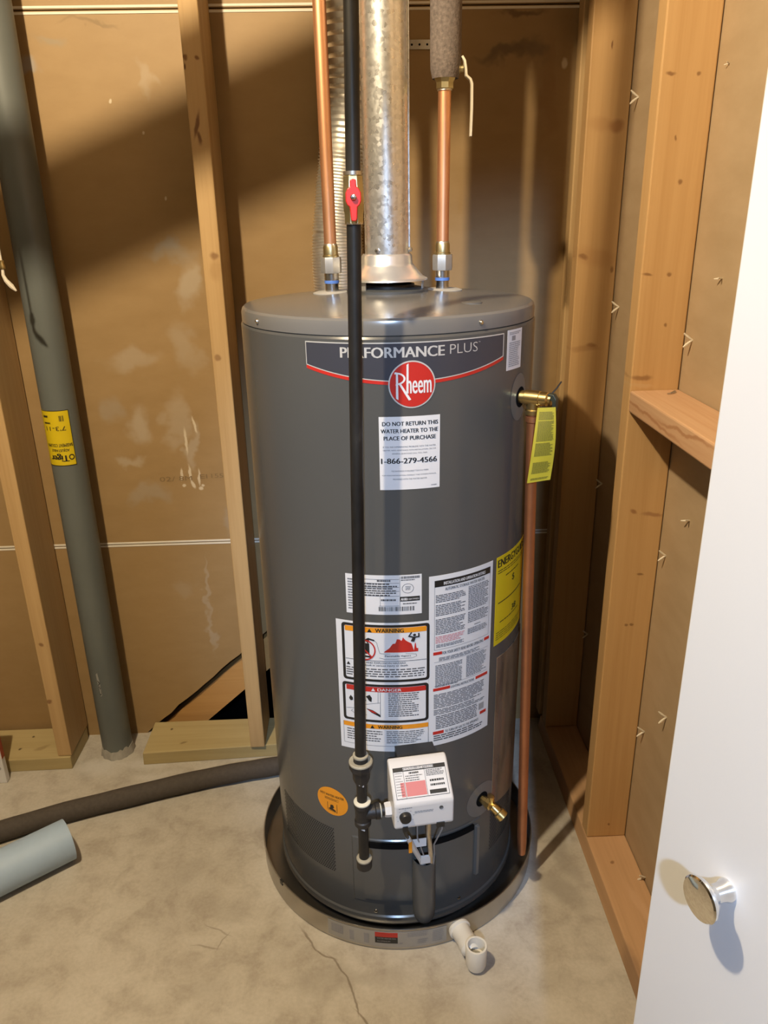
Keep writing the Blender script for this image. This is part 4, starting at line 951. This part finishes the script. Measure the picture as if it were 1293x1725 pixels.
tx = MB(); put_lines(tx, pmap, .004, .045, .034, .047, 3, .0009, .4, seed=121); put_lines(tx, pmap, .024, .045, .014, .028, 3, .0009, .4, seed=122); put_lines(tx, pmap, .054, .078, .014, .045, 7, .0009, .4, seed=123); put_lines(tx, pmap, -.112, -.070, .016, .044, 1, .0009, .9, seed=124, word=(.9, 1)); put_lines(tx, pmap, -.012, -.004, .017, .022, 1, .0009, .7, seed=125); put_lines(tx, pmap, -.152, -.126, .022, .046, 1, .0009, .9, seed=127, word=(.3, .4)); tx.build('small_print', M['inklight'], PS, smooth=None, kind='stuff')
MB().sheet(pmap, -.3010, -.2915, .0460, .0560, 3, 1, -.003, .0022).build('edge_clip', M['black_rubber'], DP)
# PVC outlet and elbow
t5 = R_(20.6); pe = Vector((math.sin(t5), -math.cos(t5), 0)); pO = Vector((HX + .002, HY, .0310))
OUT = MB().lathe([(.0120, PR - .008), (.0215, PR - .002), (.0225, PR + .002), (.0225, PR + .006), (.0195, PR + .008), (.0190, PR + .033), (.0205, PR + .036), (.0205, PR + .050), (.0120, PR + .060), (.0120, PR)], pO, pe, 32, closed=True).build('outlet_adapter', M['pvc'], DP, label='white plastic outlet fitting')
eO = pO + pe * (PR + .0705); eO.z = 0
EL = MB().lathe([(0, .0045), (.012, .0050), (.0180, .0090), (.0200, .0160), (.0204, .0600), (.0198, .0612), (.0165, .0612), (.0160, .0600), (.0158, .0340), (.0120, .0330), (.0118, .0140), (0, .0140)], eO, (0, 0, 1), 36).build('elbow', M['pvc'], DP)

# ================================================================== LEFT SIDE
SC = thing('steel_column', (-.688, 1.768, 0), 'grey steel basement column with a yellow label', 'column')
MB().sweep([(-.688, 1.768, .001), (-.688, 1.768, .03), (-.6865, 1.768, 1.05), (-.684, 1.768, 2.49)], .0390, 48).build('post', M['column'], SC)
cm = MB(); n = 40; vs_ = []
rg = random.Random(9)
hts = [.020 + .010 * rg.random() for _ in range(n)]
for i in range(n):
    t = 2*math.pi*i/n; q = .0405 + .004 * rg.random()
    vs_ += [(-.688 + q * 1.04 * math.cos(t), 1.768 + q * 1.04 * math.sin(t), 0), (-.688 + .0402 * math.cos(t), 1.768 + .0402 * math.sin(t), hts[i]), (-.688 + .0380 * math.cos(t), 1.768 + .0380 * math.sin(t), hts[i])]
cm.add(vs_, [(i*3, ((i+1) % n)*3, ((i+1) % n)*3+1, i*3+1) for i in range(n)] + [(i*3+1, ((i+1) % n)*3+1, ((i+1) % n)*3+2, i*3+2) for i in range(n)]).build('cement_collar', M['collar'], SC)
def kmap(u, v, h=0.0):
    t = u / .0390; x0 = -.688 + .0015 * v / 1.05
    return (x0 + (.0390 + h) * math.sin(t), 1.768 - (.0390 + h) * math.cos(t), v)
KL = MB().sheet(kmap, -.048, .0310, .8300, .9600, 14, 1, 0, .0005).build('yellow_label', M['yellow'], SC, label='yellow label with upside-down lettering')
tx = MB()
for s_, a, b, z0, z1, bo in (('Tiger', -.026, .0155, .8405, .8600, .03), ('ADJUSTABLE', -.020, .020, .8640, .8720, .01), ('BASEMENT COLUMN', -.030, .0285, .8755, .8830, .01), ("7'3-11", -.026, .0200, .9130, .9235, .0)):
    put_text(tx, s_, kmap, a, b, z0, z1, .0010, bo, rot=True)
for i in range(14):
    t0, t1 = 2*math.pi*i/14, 2*math.pi*(i+1)/14
    tx.flat(kmap, [(.0225 + q*math.cos(t), .8500 + q*1.1*math.sin(t)) for q, t in ((.0062, t0), (.0062, t1), (.0040, t1), (.0040, t0))], .0010)
for u in (.0085, .0105, .0120, .0150, .0170): tx.quad(kmap, u, u + .0011, .9350, .9480, .0010)
put_lines(tx, kmap, -.030, -.012, .928, .934, 1, .0010, .6, seed=131); put_lines(tx, kmap, -.030, -.015, .942, .950, 1, .0010, .6, seed=132)
for z in (.8300, .9588):
    for i in range(10): tx.quad(kmap, -.048 + .079*i/10, -.048 + .079*(i+1)/10, z, z + .0014, .0009)
tx.quad(kmap, .0300, .0312, .83, .96, .0009)
tx.build('lettering', M['black'], KL, smooth=None, kind='stuff')
MB().flat(kmap, [(-.010, .268), (-.0055, .272), (-.003, .240), (-.002, .205), (-.0065, .200), (-.009, .235)], .0006).build('scuff_mark', plain('bare_scuff', (.34, .34, .32), .6), SC, smooth=None)
tx = MB(); put_text(tx, 'CSA', lambda u, v, h: kmap(-.0085 + v * .7, .205 + u, h), 0, .045, 0, .008, .0009, .02); tx.build('stamp', M['black'], SC, smooth=None)

# dark foam tube lying on the floor
fp = [(-1.25, 1.27, .0247), (-1.05, 1.370, .0247), (-.873, 1.454, .0247), (-.741, 1.510, .0247), (-.592, 1.556, .0247), (-.442, 1.605, .0247), (-.32, 1.632, .0247), (-.251, 1.644, .0247), (-.19, 1.656, .0247)]
sp = []
for (a, b) in zip(fp, fp[1:]):
    for k in range(4): sp.append(tuple(Vector(a).lerp(Vector(b), k / 4)))
sp.append(fp[-1])
for _ in range(6): sp = [sp[0]] + [tuple((Vector(sp[i-1]) + Vector(sp[i]) * 2 + Vector(sp[i+1])) / 4) for i in range(1, len(sp) - 1)] + [sp[-1]]
fo = MB().sweep(sp, [.0238 + .0005 * math.sin(i * 1.7) for i in range(len(sp))], 28).build('pipe_insulation_tube', M['dark_foam']); tag(fo, 'long charcoal foam insulation tube lying on the concrete floor', 'insulation')
# pale blue pipe offcut in front of it
d_ = Vector((.794, .608, 0)); e_ = Vector((-.689, 1.396, .0475)); s0 = e_ - d_ * .75
bp = MB()
L = 30; rings = []
for (rr, rev) in ((.0470, False), (.0440, True)):
    seq = range(L + 1) if not rev else range(L, -1, -1)
    for i in seq: rings.append((tuple(s0.lerp(e_, i / L)), rr))
seg = 40; sd_ = Vector((-.608, .794, 0)); vs_ = []
for p, rr in rings:
    for k in range(seg):
        t = 2*math.pi*k/seg; vs_.append(tuple(Vector(p) + sd_ * rr * math.cos(t) + Vector((0, 0, 1)) * rr * math.sin(t)))
nr = len(rings); fs = [(i*seg+k, i*seg+(k+1) % seg, ((i+1) % nr)*seg+(k+1) % seg, ((i+1) % nr)*seg+k) for i in range(nr) for k in range(seg)]
bo_ = bp.add(vs_, fs).build('plastic_pipe', M['sky_pipe']); tag(bo_, 'pale blue plastic pipe offcut lying on the floor at the left edge', 'pipe')
# carton at the left edge
CT = thing('carton', (-1.05, 1.665, 0), 'white and red carton standing against the left bottom plate', 'box')
MB().box(-1.16, -.941, 1.651, 1.668, .001, .26).build('carton_body', M['paper'], CT, smooth=None, bevel=.001)
MB().box(-.9412, -.9402, 1.653, 1.667, .075, .26).build('red_side', M['red_card'], CT, smooth=None)
MB().box(-1.15, -.950, 1.6502, 1.6512, .062, .15).build('printed_panel', M['greenprint'], CT, smooth=None)
MB().lathe([(.0035, .0008), (.0055, .0008), (.0055, 0), (.0035, 0)], (-.9535, 1.651, .047), (0, -1, 0), 20, closed=True).build('round_mark', M['inklight'], CT, smooth=None)
# pull cord
PC = thing('pull_cord', (-.684, 1.60, 1.235), 'frayed white pull cord with brass ferrule left of the steel column', 'cord')
MB().sweep([(-.6845, 1.60, 2.49), (-.6845, 1.60, 1.285)], .0022, 8).build('cord', M['cord'], PC)
MB().lathe([(0, 1.274), (.0052, 1.274), (.0058, 1.279), (.0042, 1.284), (.0046, 1.289), (0, 1.291)], (-.6845, 1.60, 0), seg=14).build('ferrule', M['brass'], PC)
MB().sweep([(-.6845, 1.60, 1.275), (-.6850, 1.598, 1.262), (-.681, 1.597, 1.252), (-.672, 1.596, 1.241), (-.664, 1.595, 1.232)], [.0028, .0032, .0042, .0050, .0018], 8).build('frayed_end', M['cord'], PC)
